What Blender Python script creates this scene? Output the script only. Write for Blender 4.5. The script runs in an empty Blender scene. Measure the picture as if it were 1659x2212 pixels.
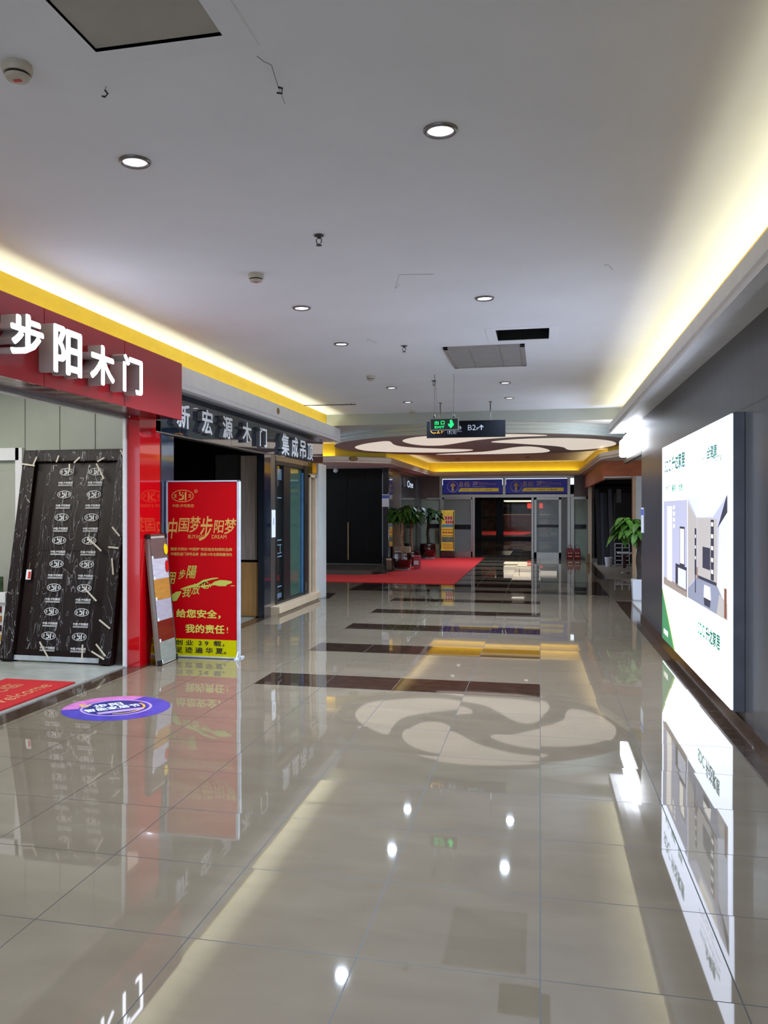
import bpy, bmesh, math, random
from mathutils import Matrix, Vector
C = bpy.context.scene.collection
SC = bpy.context.scene
R = math.radians

# ---------------------------------------------------------------- camera, world, exposure
EYE = 1.5
cd = bpy.data.cameras.new('camera'); cam = bpy.data.objects.new('camera', cd); C.objects.link(cam)
cd.sensor_fit = 'VERTICAL'; cd.sensor_height = 36.0; cd.lens = 36.0*1850/2212
cd.shift_x = 0.040; cd.shift_y = -0.0027; cd.clip_start = 0.05; cd.clip_end = 200
cam.location = (0, 0, EYE); cam.rotation_euler = (R(90), 0, math.atan(426/1850))
SC.camera = cam
w = bpy.data.worlds.new('world'); SC.world = w; w.use_nodes = True
bg = w.node_tree.nodes['Background']; bg.inputs[0].default_value = (0.72, 0.82, 1.0, 1); bg.inputs[1].default_value = 1.4
SC.view_settings.view_transform = 'Standard'; SC.view_settings.look = 'None'
SC.view_settings.exposure = 0.50; SC.view_settings.gamma = 1.0; SC.view_settings.use_curve_mapping = False
SC.cycles.max_bounces = 8; SC.cycles.use_denoising = True; SC.cycles.sample_clamp_indirect = 4.0
SC.cycles.caustics_reflective = False; SC.cycles.caustics_refractive = False

# ---------------------------------------------------------------- materials
def srgb(r, g, b):
    f = lambda v: (v/255/12.92) if v/255 <= .04045 else ((v/255+.055)/1.055)**2.4
    return (f(r), f(g), f(b), 1)
MATS = {}
def pm(name, col, rough=.5, metal=0., noise=.06, nscale=6., emis=None, es=0., alpha=1., stretch=(1,1,1), bump=0., trans=0., spec=.5, coat=0.):
    m = bpy.data.materials.new(name); m.use_nodes = True
    nt = m.node_tree; p = nt.nodes['Principled BSDF']
    p.inputs['Roughness'].default_value = rough; p.inputs['Metallic'].default_value = metal
    p.inputs['Alpha'].default_value = alpha; p.inputs['Transmission Weight'].default_value = trans
    p.inputs['Specular IOR Level'].default_value = spec; p.inputs['Coat Weight'].default_value = coat
    c = srgb(*col)
    if noise > 0:
        tc = nt.nodes.new('ShaderNodeTexCoord'); mp = nt.nodes.new('ShaderNodeMapping'); mp.inputs['Scale'].default_value = stretch
        n = nt.nodes.new('ShaderNodeTexNoise'); n.inputs['Scale'].default_value = nscale; n.inputs['Detail'].default_value = 5
        r = nt.nodes.new('ShaderNodeValToRGB')
        lo = tuple(max(0, v*(1-noise*2.2)) for v in c[:3])+(1,); hi = tuple(min(1, v*(1+noise*2.2)) for v in c[:3])+(1,)
        r.color_ramp.elements[0].position = .3; r.color_ramp.elements[0].color = lo
        r.color_ramp.elements[1].position = .7; r.color_ramp.elements[1].color = hi
        L = nt.links.new
        L(tc.outputs['Object'], mp.inputs[0]); L(mp.outputs[0], n.inputs['Vector']); L(n.outputs['Fac'], r.inputs[0]); L(r.outputs[0], p.inputs['Base Color'])
        if bump:
            b = nt.nodes.new('ShaderNodeBump'); b.inputs['Strength'].default_value = bump; b.inputs['Distance'].default_value = .01
            L(n.outputs['Fac'], b.inputs['Height']); L(b.outputs[0], p.inputs['Normal'])
    else:
        p.inputs['Base Color'].default_value = c
    if emis:
        p.inputs['Emission Color'].default_value = srgb(*emis); p.inputs['Emission Strength'].default_value = es
    MATS[name] = m
    return m

def tile_mat(name, c1, c2, joint, px=.6, py=.6, ox=0., oy=.4, jw=.0048, rough=.025, tilt=.006, nscale=2.2, ior=1.72, vein=None):
    """polished tile: grid of joints in world X/Y, cloud pattern, every tile laid a hair off level"""
    m = bpy.data.materials.new(name); m.use_nodes = True; nt = m.node_tree; p = nt.nodes['Principled BSDF']; L = nt.links.new
    def M(op, a, b=None):
        n = nt.nodes.new('ShaderNodeMath'); n.operation = op
        for i, v in ((0, a), (1, b)):
            if v is None: continue
            if isinstance(v, (int, float)): n.inputs[i].default_value = v
            else: L(v, n.inputs[i])
        return n.outputs[0]
    geo = nt.nodes.new('ShaderNodeNewGeometry'); sep = nt.nodes.new('ShaderNodeSeparateXYZ'); L(geo.outputs['Position'], sep.inputs[0])
    gx = M('DIVIDE', M('SUBTRACT', sep.outputs[0], ox), px); gy = M('DIVIDE', M('SUBTRACT', sep.outputs[1], oy), py)
    cx = M('FLOOR', gx); cy = M('FLOOR', gy); fx = M('FRACT', gx); fy = M('FRACT', gy)
    dx = M('MULTIPLY', M('MINIMUM', fx, M('SUBTRACT', 1, fx)), px); dy = M('MULTIPLY', M('MINIMUM', fy, M('SUBTRACT', 1, fy)), py)
    isj = M('LESS_THAN', M('MINIMUM', dx, dy), jw/2)
    comb = nt.nodes.new('ShaderNodeCombineXYZ'); L(cx, comb.inputs[0]); L(cy, comb.inputs[1])
    wn = nt.nodes.new('ShaderNodeTexWhiteNoise'); L(comb.outputs[0], wn.inputs['Vector'])
    n = nt.nodes.new('ShaderNodeTexNoise'); n.inputs['Scale'].default_value = nscale; n.inputs['Detail'].default_value = 7; n.inputs['Distortion'].default_value = .6
    mp = nt.nodes.new('ShaderNodeMapping'); mp.inputs['Scale'].default_value = (1, 2.2, 1); L(geo.outputs['Position'], mp.inputs[0]); L(mp.outputs[0], n.inputs['Vector'])
    r = nt.nodes.new('ShaderNodeValToRGB'); r.color_ramp.elements[0].color = srgb(*c1); r.color_ramp.elements[1].color = srgb(*c2)
    r.color_ramp.elements[0].position = .3; r.color_ramp.elements[1].position = .7
    if vein:
        e = r.color_ramp.elements.new(.5); e.color = srgb(*vein)
    L(n.outputs['Fac'], r.inputs[0])
    mx = nt.nodes.new('ShaderNodeMix'); mx.data_type = 'RGBA'; L(isj, mx.inputs['Factor']); L(r.outputs[0], mx.inputs['A']); mx.inputs['B'].default_value = srgb(*joint)
    L(mx.outputs['Result'], p.inputs['Base Color'])
    L(M('ADD', M('MULTIPLY', isj, .5), rough), p.inputs['Roughness'])
    vs = nt.nodes.new('ShaderNodeVectorMath'); vs.operation = 'SUBTRACT'; L(wn.outputs['Color'], vs.inputs[0]); vs.inputs[1].default_value = (.5, .5, .5)
    sc = nt.nodes.new('ShaderNodeVectorMath'); sc.operation = 'SCALE'; L(vs.outputs[0], sc.inputs[0]); sc.inputs['Scale'].default_value = tilt
    ad = nt.nodes.new('ShaderNodeVectorMath'); ad.operation = 'ADD'; L(geo.outputs['Normal'], ad.inputs[0]); L(sc.outputs[0], ad.inputs[1])
    nz = nt.nodes.new('ShaderNodeVectorMath'); nz.operation = 'NORMALIZE'; L(ad.outputs[0], nz.inputs[0]); L(nz.outputs[0], p.inputs['Normal'])
    p.inputs['IOR'].default_value = ior
    return m

def veneer_mat(name, c1, c2, rough=.3):
    """dark wood veneer boards: vertical grain, a joint every 0.6 m and a level joint at 2.2 m"""
    m = bpy.data.materials.new(name); m.use_nodes = True; nt = m.node_tree; p = nt.nodes['Principled BSDF']; L = nt.links.new
    def M(op, a, b=None):
        n = nt.nodes.new('ShaderNodeMath'); n.operation = op
        for i, v in ((0, a), (1, b)):
            if v is None: continue
            if isinstance(v, (int, float)): n.inputs[i].default_value = v
            else: L(v, n.inputs[i])
        return n.outputs[0]
    geo = nt.nodes.new('ShaderNodeNewGeometry'); sep = nt.nodes.new('ShaderNodeSeparateXYZ'); L(geo.outputs['Position'], sep.inputs[0])
    f = M('FRACT', M('DIVIDE', M('SUBTRACT', sep.outputs[1], .1), .6))
    d = M('MULTIPLY', M('MINIMUM', f, M('SUBTRACT', 1, f)), .6)
    jz = M('LESS_THAN', M('ABSOLUTE', M('SUBTRACT', sep.outputs[2], 2.19)), .007)
    isj = M('MAXIMUM', M('LESS_THAN', d, .004), jz)
    mp = nt.nodes.new('ShaderNodeMapping'); mp.inputs['Scale'].default_value = (30, 30, 1.2); L(geo.outputs['Position'], mp.inputs[0])
    n = nt.nodes.new('ShaderNodeTexNoise'); n.inputs['Scale'].default_value = 1.5; n.inputs['Detail'].default_value = 6; L(mp.outputs[0], n.inputs['Vector'])
    r = nt.nodes.new('ShaderNodeValToRGB'); r.color_ramp.elements[0].color = srgb(*c1); r.color_ramp.elements[1].color = srgb(*c2)
    r.color_ramp.elements[0].position = .3; r.color_ramp.elements[1].position = .7; L(n.outputs['Fac'], r.inputs[0])
    mx = nt.nodes.new('ShaderNodeMix'); mx.data_type = 'RGBA'; L(isj, mx.inputs['Factor']); L(r.outputs[0], mx.inputs['A']); mx.inputs['B'].default_value = srgb(12, 11, 11)
    L(mx.outputs['Result'], p.inputs['Base Color']); p.inputs['Roughness'].default_value = rough
    return m

def em(name, col, s):
    m = bpy.data.materials.new(name); m.use_nodes = True; nt = m.node_tree
    p = nt.nodes['Principled BSDF']; p.inputs['Base Color'].default_value = srgb(*[v*.6 for v in col]); p.inputs['Roughness'].default_value = .4
    p.inputs['Emission Color'].default_value = srgb(*col); p.inputs['Emission Strength'].default_value = s
    return m

floor_m = tile_mat('polished_tile', (118,106,89), (127,115,97), (30,27,24))
dark_m = tile_mat('dark_marble', (40,28,21), (64,48,38), (20,15,12), tilt=.006, nscale=9, vein=(52,38,29))
strip_m = tile_mat('brown_marble_strip', (56,42,32), (84,66,52), (30,22,18), px=50, py=.8, ox=-20, nscale=14, rough=.08, vein=(66,50,39), tilt=.004)
shopfloor_m = tile_mat('pale_shop_floor', (150,152,144), (166,168,160), (120,120,114), px=50, py=.2, ox=-20, nscale=5, rough=.25, tilt=0)
conc_m = pm('bare_floor', (120,112,98), .55, noise=.08, nscale=4)
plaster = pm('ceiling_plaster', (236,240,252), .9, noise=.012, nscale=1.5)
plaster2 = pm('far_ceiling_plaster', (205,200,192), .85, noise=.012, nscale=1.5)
hatch_m = pm('hatch_board', (176,174,168), .9, noise=.03, nscale=5)
hatchgap = pm('hatch_gap', (92,84,66), .9)
white_p = pm('white_paint', (232,233,236), .5, noise=.015)
cream_p = pm('cream_fascia', (214,206,192), .5, noise=.015)
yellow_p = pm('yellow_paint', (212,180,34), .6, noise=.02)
veneer = veneer_mat('charcoal_veneer', (62,62,66), (76,75,78), .30)
panel_wall = pm('pale_green_wall', (168,174,160), .35, noise=.015)
grey_wall = pm('pale_grey_wall', (172,172,164), .5, noise=.015)
dark_wall = pm('dark_interior', (46,44,42), .7)
black_p = pm('black_panel', (8,11,11), .22, spec=.25, noise=.05)
black_m = pm('black_metal', (18,18,20), .35, noise=.05)
steel = pm('brushed_steel', (150,148,142), .28, metal=.9, noise=.03, nscale=20, stretch=(1,1,.1))
dark_steel = pm('dull_steel', (96,94,90), .35, metal=.6, noise=.04)
bronze_st = pm('bronze_steel', (150,128,96), .3, metal=.6, noise=.03)
redgloss = pm('red_gloss_panel', (176,10,28), .16, noise=.01, coat=.6)
redpillar = pm('red_gloss_pillar', (196,6,16), .07, noise=.01, coat=1.)
redsoffit = pm('dark_red_film', (96,22,26), .18, noise=.05, bump=.15)
navy_glass = pm('navy_gloss_board', (26,36,50), .05, noise=.01, coat=1., spec=.9)
mirror_m = pm('blue_mirror', (120,140,168), .06, metal=.85, noise=.05)
letter_side = pm('white_letter_side', (200,196,196), .5, noise=.01)
letter_face = em('lit_white_face', (235,240,255), 5.0)
letter_plain = pm('white_letter', (214,218,222), .45, noise=.01, emis=(214,220,235), es=.10)
letter_shade = pm('grey_letter_side', (130,134,140), .5, noise=.01)
box_white = em('lightbox_white', (222,232,255), 2.7)
box_frame = pm('silver_frame', (110,114,124), .35, metal=.5)
glass = pm('clear_glass', (200,215,210), .03, noise=0, alpha=.16, spec=.8)
tint_glass = pm('green_glass', (70,100,86), .04, noise=.03, alpha=.75, spec=.9)
film = pm('clear_film', (190,192,198), .12, noise=.3, nscale=7, alpha=.07, bump=1., spec=1.)
def film_mat():
    m = bpy.data.materials.new('crumpled_film'); m.use_nodes = True; nt = m.node_tree; p = nt.nodes['Principled BSDF']; L = nt.links.new
    tc = nt.nodes.new('ShaderNodeTexCoord'); mp = nt.nodes.new('ShaderNodeMapping'); mp.inputs['Scale'].default_value = (1, .4, .22); L(tc.outputs['Object'], mp.inputs[0])
    n = nt.nodes.new('ShaderNodeTexNoise'); n.inputs['Scale'].default_value = 11; n.inputs['Detail'].default_value = 2.5; n.inputs['Distortion'].default_value = 1.2; L(mp.outputs[0], n.inputs['Vector'])
    a = nt.nodes.new('ShaderNodeMath'); a.operation = 'SUBTRACT'; L(n.outputs['Fac'], a.inputs[0]); a.inputs[1].default_value = .5
    b = nt.nodes.new('ShaderNodeMath'); b.operation = 'ABSOLUTE'; L(a.outputs[0], b.inputs[0])
    r = nt.nodes.new('ShaderNodeValToRGB'); L(b.outputs[0], r.inputs[0])
    r.color_ramp.elements[0].position = 0; r.color_ramp.elements[0].color = (.6,)*3+(1,); r.color_ramp.elements[1].position = .011; r.color_ramp.elements[1].color = (.02,)*3+(1,)  # pale crease lines: denser folds, with their highlights put into the alpha
    L(r.outputs[0], p.inputs['Alpha'])
    bp = nt.nodes.new('ShaderNodeBump'); bp.inputs['Strength'].default_value = 1; bp.inputs['Distance'].default_value = .02; L(n.outputs['Fac'], bp.inputs['Height']); L(bp.outputs[0], p.inputs['Normal'])
    p.inputs['Base Color'].default_value = srgb(170,170,176); p.inputs['Roughness'].default_value = .12; p.inputs['Specular IOR Level'].default_value = 1.
    return m
film = film_mat()
wood_gold = pm('golden_oak', (184,140,84), .5, noise=.09, nscale=3, stretch=(8,8,.5))
wood_grey = pm('grey_wood', (170,158,146), .55, noise=.1, nscale=4, stretch=(14,14,.6))
wood_brown = pm('brown_plywood', (176,96,56), .5, noise=.08, nscale=3, stretch=(1,1,5))
beige = pm('beige_stone', (200,178,150), .35, noise=.03)
brown_gloss = pm('taupe_panel', (112,100,88), .3, noise=.02)
white_tile = pm('white_tile', (196,200,200), .3, noise=.02)
carpet = pm('red_carpet', (206,36,36), .95, noise=.1, nscale=90, bump=.3)
mat_red = pm('red_door_mat', (170,10,16), .95, noise=.12, nscale=120, bump=.5)
door_dark = pm('espresso_door', (26,15,13), .45, spec=.2, noise=.1, nscale=4, stretch=(10,10,.5))
print_white = pm('white_print', (216,218,220), .6, noise=.0)
tape_m = pm('cream_tape', (196,188,168), .5, noise=.04)
kick_m = pm('pale_blue_strip', (170,178,186), .4)
ban_red = pm('banner_red', (196,0,14), .45, noise=.01, spec=.12)
ban_yel = pm('banner_yellow', (210,204,0), .45, noise=.01, spec=.12)
gold_p = pm('gold_print', (222,172,84), .5, noise=0)
olive_p = pm('lime_print', (196,200,84), .5, noise=0)
ylw_p = pm('pale_yellow_print', (228,214,90), .5, noise=0)
blk_p = pm('black_print', (14,12,8), .5, noise=0)
white_p2 = pm('white_print_bright', (225,228,235), .5, noise=0)
greenled = em('green_led', (30,255,130), .9)
greenbk = pm('dark_green_face', (2,40,22), .3, noise=.02)
lens_m = em('downlight_lens', (255,252,255), 4.0)
rim_m = pm('downlight_rim', (120,118,122), .3, metal=.6)
lens_dim = em('dim_downlight_lens', (255,244,225), 2.2)
detector = pm('detector_plastic', (190,184,172), .5, noise=.02)
red_mark = pm('red_mark', (190,40,30), .5)
plate_g = pm('sprinkler_metal', (90,88,88), .35, metal=.7)
leaf_m = pm('leaf_green', (46,92,26), .45, noise=.25, nscale=9)
leaf_m2 = pm('leaf_light_green', (72,118,38), .4, noise=.22, nscale=9)
leaf_m3 = pm('leaf_dark_green', (26,54,20), .5, noise=.25, nscale=9)
trunk_m = pm('plant_trunk', (150,122,92), .8, noise=.2, nscale=14, bump=.5, stretch=(1,1,3))
trunk_d = pm('dark_plant_trunk', (58,50,42), .85, noise=.2, nscale=14, bump=.5)
pot_m = pm('maroon_glazed_pot', (48,12,12), .1, noise=.08, coat=1.)
disc_m = pm('disc_taupe', (168,152,146), .7, noise=.01)
disc_side = pm('disc_rim_gloss', (178,186,182), .22, noise=.01, coat=.4)
petal_m = em('lit_petal', (235,222,208), .56)
sign_navy = pm('sign_navy', (6,8,14), .7, spec=.1, noise=.01)
orange_p = pm('orange_print', (214,140,40), .5, noise=0)
blue_sign = pm('royal_blue_board', (22,26,110), .35, noise=.02, emis=(22,26,110), es=.30)
ysign = pm('yellow_strip_print', (222,200,70), .5, noise=0, emis=(200,180,60), es=.12)
cream_pr = pm('cream_print', (226,214,160), .5, noise=0)
greengl = pm('frosted_green_glass', (150,166,150), .4, noise=.06, nscale=3)
cardboard = pm('cream_carton', (176,164,140), .7)
redbag_m = pm('red_bag_fabric', (120,10,18), .5)

# ---------------------------------------------------------------- mesh helpers
def nb(): return bmesh.new()
def bx(bm, x0, x1, y0, y1, z0, z1):
    x0, x1 = min(x0,x1), max(x0,x1); y0, y1 = min(y0,y1), max(y0,y1); z0, z1 = min(z0,z1), max(z0,z1)
    v = [bm.verts.new((x,y,z)) for x in (x0,x1) for y in (y0,y1) for z in (z0,z1)]
    for f in ((0,1,3,2),(4,6,7,5),(0,4,5,1),(2,3,7,6),(0,2,6,4),(1,5,7,3)): bm.faces.new([v[i] for i in f])
    return bm
def box(x0,x1,y0,y1,z0,z1): return bx(nb(),x0,x1,y0,y1,z0,z1)
def bev(bm, r=.005, seg=2):
    bmesh.ops.bevel(bm, geom=bm.edges[:], offset=r, segments=seg, affect='EDGES', profile=.6); return bm
def poly(bm, pts):
    f = bm.faces.new([bm.verts.new(p) for p in pts]); return f
def tube(bm, pts, r, n=8, r2=None):
    pts = [Vector(p) for p in pts]; rings = []
    for i, p in enumerate(pts):
        d = (pts[min(i+1, len(pts)-1)]-pts[max(i-1, 0)]).normalized()
        a = Vector((0,0,1)) if abs(d.z) < .9 else Vector((1,0,0)); u = d.cross(a).normalized(); v = d.cross(u)
        rr = r if r2 is None else r+(r2-r)*i/(len(pts)-1)
        rings.append([bm.verts.new(p+u*rr*math.cos(2*math.pi*k/n)+v*rr*math.sin(2*math.pi*k/n)) for k in range(n)])
    for a, b in zip(rings, rings[1:]):
        for k in range(n): bm.faces.new((a[k], a[(k+1)%n], b[(k+1)%n], b[k]))
    bm.faces.new(rings[0][::-1]); bm.faces.new(rings[-1]); return bm
def lathe(bm, prof, c=(0,0,0), n=32, cap=True):
    rings = [[bm.verts.new((c[0]+r*math.cos(2*math.pi*k/n), c[1]+r*math.sin(2*math.pi*k/n), c[2]+z)) for k in range(n)] for r, z in prof]
    for a, b in zip(rings, rings[1:]):
        for k in range(n): bm.faces.new((a[k], a[(k+1)%n], b[(k+1)%n], b[k]))
    if cap: bm.faces.new(rings[0][::-1]); bm.faces.new(rings[-1])
    return bm
def wbase(p):
    v = Vector((0,0,0))
    while p: v += p.location; p = p.parent
    return v
def link(name, bm, mat, parent=None, label=None, smooth=False, base=None):
    off = wbase(parent) if parent else (base or Vector((0,0,0)))
    bmesh.ops.recalc_face_normals(bm, faces=bm.faces[:])
    bmesh.ops.translate(bm, verts=bm.verts[:], vec=-Vector(off))
    me = bpy.data.meshes.new(name); bm.to_mesh(me); bm.free()
    for m in (mat if isinstance(mat, (list, tuple)) else [mat]): me.materials.append(m)
    if smooth:
        for p in me.polygons: p.use_smooth = True
    o = bpy.data.objects.new(name, me); C.objects.link(o)
    if parent: o.parent = parent
    else: o.location = off
    if label: o['label'] = label
    return o
part = link
def struct(name, bm, mat, **k):
    o = link(name, bm, mat, **k)
    if o.parent is None: o['kind'] = 'structure'
    return o
def thing(name, label, cat, loc=(0,0,0), group=None):
    o = bpy.data.objects.new(name, None); o.empty_display_size = .1; C.objects.link(o); o.location = loc
    o['label'] = label; o['category'] = cat
    if group: o['group'] = group
    return o
def solid(name, bm, mat, label, cat, group=None, smooth=False):
    xs = [v.co for v in bm.verts]
    b = Vector(((min(v.x for v in xs)+max(v.x for v in xs))/2, (min(v.y for v in xs)+max(v.y for v in xs))/2, min(v.z for v in xs)))
    o = link(name, bm, mat, base=b, smooth=smooth); o['label'] = label; o['category'] = cat
    if group: o['group'] = group
    return o
def text_mesh(body, bold=0., ext=0., res=3, sp=1.0):
    cu = bpy.data.curves.new('t', 'FONT'); cu.body = body; cu.size = 1.; cu.extrude = ext; cu.offset = bold; cu.resolution_u = res
    cu.space_character = sp; cu.fill_mode = 'BOTH' if ext else 'FRONT'
    ob = bpy.data.objects.new('t', cu); C.objects.link(ob)
    bpy.context.view_layer.update()
    me = bpy.data.meshes.new_from_object(ob.evaluated_get(bpy.context.evaluated_depsgraph_get()))
    bpy.data.objects.remove(ob); bpy.data.curves.remove(cu)
    return me
AX = {'+X': (Vector((0,1,0)), Vector((0,0,1))), '-X': (Vector((0,-1,0)), Vector((0,0,1))), '-Y': (Vector((1,0,0)), Vector((0,0,1)))}
def glyphs(bm, body, org, wdt, hgt, ax, bold=0., depth=0., face_index=False, shear=0., res=3):
    """adds lettering to bm: org = centre on the carrier surface; it stands out by depth"""
    me = text_mesh(body, 0., .5 if depth else 0., res)
    axr, axu = AX[ax] if isinstance(ax, str) else ax
    nrm = axr.cross(axu)
    xs = [v.co.x for v in me.vertices]; ys = [v.co.y for v in me.vertices]
    if not xs: return bm
    x0, x1, y0, y1 = min(xs), max(xs), min(ys), max(ys)
    sx = wdt/max(1e-6, x1-x0+2*bold); sy = hgt/max(1e-6, y1-y0+2*bold)
    org = Vector(org)
    for kk, (bxo, byo) in enumerate([(0,0)] if bold <= 0 else [(bold*math.cos(.2+2*math.pi*q/9), bold*math.sin(.2+2*math.pi*q/9)) for q in range(9)]):
      vs = []
      for v in me.vertices:
        lx = (v.co.x+bxo-(x0+x1)/2)*sx; ly = (v.co.y+byo-(y0+y1)/2)*sy; lx += shear*ly
        lz = ((v.co.z+.5)*depth if depth else 0.)+kk*(.0004 if depth else .00006)
        vs.append(bm.verts.new(org+axr*lx+axu*ly+nrm*lz))
      for p in me.polygons:
        try: f = bm.faces.new([vs[i] for i in p.vertices])
        except ValueError: continue
        if face_index and depth and p.normal.z > .9: f.material_index = 1
    bpy.data.meshes.remove(me)
    return bm
def text(name, body, org, wdt, hgt, ax, mat, parent, bold=0., depth=0., face_index=False, label=None, shear=0.):
    bm = glyphs(nb(), body, org, wdt, hgt, ax, bold, depth, face_index, shear)
    me = bpy.data.meshes.new(name); off = wbase(parent)
    bmesh.ops.translate(bm, verts=bm.verts[:], vec=-off); bm.to_mesh(me); bm.free()
    for m in (mat if isinstance(mat, (list, tuple)) else [mat]): me.materials.append(m)
    o = bpy.data.objects.new(name, me); C.objects.link(o); o.parent = parent
    if label: o['label'] = label
    return o
def copy_tree(o, parent=None):
    c = o.copy(); C.objects.link(c); c.parent = parent
    for ch in list(o.children): copy_tree(ch, c)
    return c
def area(name, loc, rot, sx, sy, power, col, spread=180, parent=None, shape='RECTANGLE'):
    ld = bpy.data.lights.new(name, 'AREA'); ld.shape = shape; ld.size = sx; ld.size_y = sy; ld.energy = power; ld.color = col; ld.spread = R(spread)
    o = bpy.data.objects.new(name, ld); C.objects.link(o); o.rotation_euler = rot
    o.location = Vector(loc)-(wbase(parent) if parent else Vector((0,0,0)))
    if parent: o.parent = parent
    return o
def cells(bm, x0, x1, y0, y1, z, holes):
    """flat sheet with rectangular holes"""
    xs = sorted({x0, x1, *[h[0] for h in holes], *[h[1] for h in holes]}); ys = sorted({y0, y1, *[h[2] for h in holes], *[h[3] for h in holes]})
    V = {}
    def v(i, j):
        if (i,j) not in V: V[i,j] = bm.verts.new((xs[i], ys[j], z))
        return V[i,j]
    for i in range(len(xs)-1):
        for j in range(len(ys)-1):
            mx, my = (xs[i]+xs[i+1])/2, (ys[j]+ys[j+1])/2
            if any(h[0] < mx < h[1] and h[2] < my < h[3] for h in holes): continue
            bm.faces.new((v(i,j), v(i+1,j), v(i+1,j+1), v(i,j+1)))
    return bm
def sweep(bm, path, prof, closed=False):
    """path: XY points; prof: (offset to the left of travel, z) points; mitred"""
    P = [Vector(p).to_2d() if len(p) > 2 else Vector(p) for p in path]; rows = []
    for i, p in enumerate(P):
        a = (P[i]-P[i-1]).normalized() if i else (P[1]-P[0]).normalized()
        b = (P[i+1]-P[i]).normalized() if i < len(P)-1 else a
        na, nb_ = Vector((-a.y, a.x)), Vector((-b.y, b.x)); m = (na+nb_); m = m.normalized()/max(.3, m.normalized().dot(na))
        rows.append([bm.verts.new((p.x+m.x*o, p.y+m.y*o, z)) for o, z in prof])
    for r0, r1 in zip(rows, rows[1:]):
        for k in range(len(prof)-1): bm.faces.new((r0[k], r0[k+1], r1[k+1], r1[k]))
    return bm

# ================================================================ THE SETTING
H = 3.14; ZJ = 2.95
# floor with inlays
struct('floor', cells(nb(), -9, 8, -6, 67, 0, []), floor_m)
k = 1
def inlay(pts, mat=dark_m, z=.0015):
    global k
    bm = nb(); f = poly(bm, [(x, y, z) for x, y in pts]); r = bmesh.ops.extrude_face_region(bm, geom=[f])
    bmesh.ops.translate(bm, verts=[v for v in r['geom'] if isinstance(v, bmesh.types.BMVert)], vec=(0,0,-.003))
    struct('trim_%d' % k, bm, mat); k += 1
for y0, y1 in ((7.0,7.52),(8.78,9.32),(10.5,11.0),(12.2,12.66),(13.85,14.3)):
    inlay([(-2.4,y0),(0,y0),(0,y1),(-2.4,y1)])
fx0, fx1, fy0, fy1 = -3.48, 1.16, 15.5, 18.35; ix0, ix1, iy0, iy1 = -2.91, .58, 15.98, 17.95
inlay([(fx0,fy0),(fx1,fy0),(fx1,iy0),(fx0,iy0)]); inlay([(fx0,iy1),(fx1,iy1),(fx1,fy1),(fx0,fy1)])
inlay([(fx0,iy0),(ix0,iy0),(ix0,iy1),(fx0,iy1)]); inlay([(ix1,iy0),(fx1,iy0),(fx1,iy1),(ix1,iy1)])
inlay([(-2.35,16.55),(0,16.55),(0,17.4),(-2.35,17.4)])
for y0, y1 in ((19.3,19.75),(21.0,21.5),(22.6,23.05),(24.1,24.5),(25.5,25.9)):
    inlay([(-2.4,y0),(0,y0),(0,y1),(-2.4,y1)])
# marble border strips
inlay([(-3.84,-3),(-3.65,-3),(-3.65,11.45),(-3.84,11.45)], strip_m)
inlay([(-3.62,13.9),(-3.45,13.9),(-3.55,14.9),(-6,14.9),(-6,14.3),(-3.62,14.3)], dark_m, .002)
inlay([(1.22,-3),(1.40,-3),(1.40,14.56),(1.19,14.56)], strip_m)
inlay([(1.40,14.3),(6,14.3),(6,14.56),(1.40,14.56)], strip_m)
inlay([(1.20,19.26),(1.42,19.31),(1.42,27),(1.22,27)], strip_m)
inlay([(1.20,19.26),(1.62,18.6),(4.5,18.3),(4.5,18.5),(1.82,18.75),(1.42,19.31)], strip_m, .002)
# ceiling: one sheet with the duct opening and the access hatch cut out
VX0, VX1, VY0, VY1 = -.40, .08, 7.94, 8.46
HX0, HX1, HY0, HY1 = -1.55, -1.07, 2.15, 2.79
struct('ceiling', cells(nb(), -3.62, 1.30, -6, 14.45, H, [(VX0,VX1,VY0,VY1), (HX0,HX1,HY0,HY1)]), plaster)
bm = nb()
for a in ((-3.62,1.30,14.45,14.45),):
    poly(bm, [(-3.62,14.45,H),(1.30,14.45,H),(1.30,14.45,ZJ),(-3.62,14.45,ZJ)])
struct('trim_%d' % k, bm, disc_side); k += 1
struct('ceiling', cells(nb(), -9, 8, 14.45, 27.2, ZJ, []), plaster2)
# cornices of the main corridor (profile: front lip, underside step, trough behind, yellow back wall)
def cornice(name, sx, xf, xb, xw, y0, y1, z0, z1, st, tr):
    # xf front face, xb yellow wall, xw wall behind
    bm = nb(); s = sx
    prof = [(xw, z0+st),(xf+s*.10, z0+st),(xf+s*.10, z0),(xf+s*.015, z0),(xf+s*.015, z0+.035),(xf, z0+.05),(xf, z1),(xf+s*.02, z1),(xf+s*.02, tr),(xb, tr)]
    r = [[bm.verts.new((x, y, z)) for x, z in prof] for y in (y0, y1)]
    for i in range(len(prof)-1): bm.faces.new((r[0][i], r[0][i+1], r[1][i+1], r[1][i]))
    for row in (r[1],):
        bm.faces.new([row[i] for i in range(3, 9)]) if False else None
    bx(bm, xf, xb, y1, y1+.012, z0, z1); 
    struct(name, bm, white_p)
cornice('trim_%d' % k, -1, -3.46, -3.62, -3.80, -6, 14.8, 2.70, 2.92, .095, 2.80); k += 1
cornice('trim_%d' % k, 1, 1.065, 1.30, 1.36, -6, 14.2, 2.70, 2.85, .040, 2.745); k += 1
bm = nb(); poly(bm, [(-3.615,-6,2.79),(-3.615,14.44,2.79),(-3.615,14.44,H),(-3.615,-6,H)])
bx(bm, -3.62, -3.60, 14.44, 14.8, 2.79, 2.96); struct('wall_left_cove', bm, yellow_p)
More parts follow.
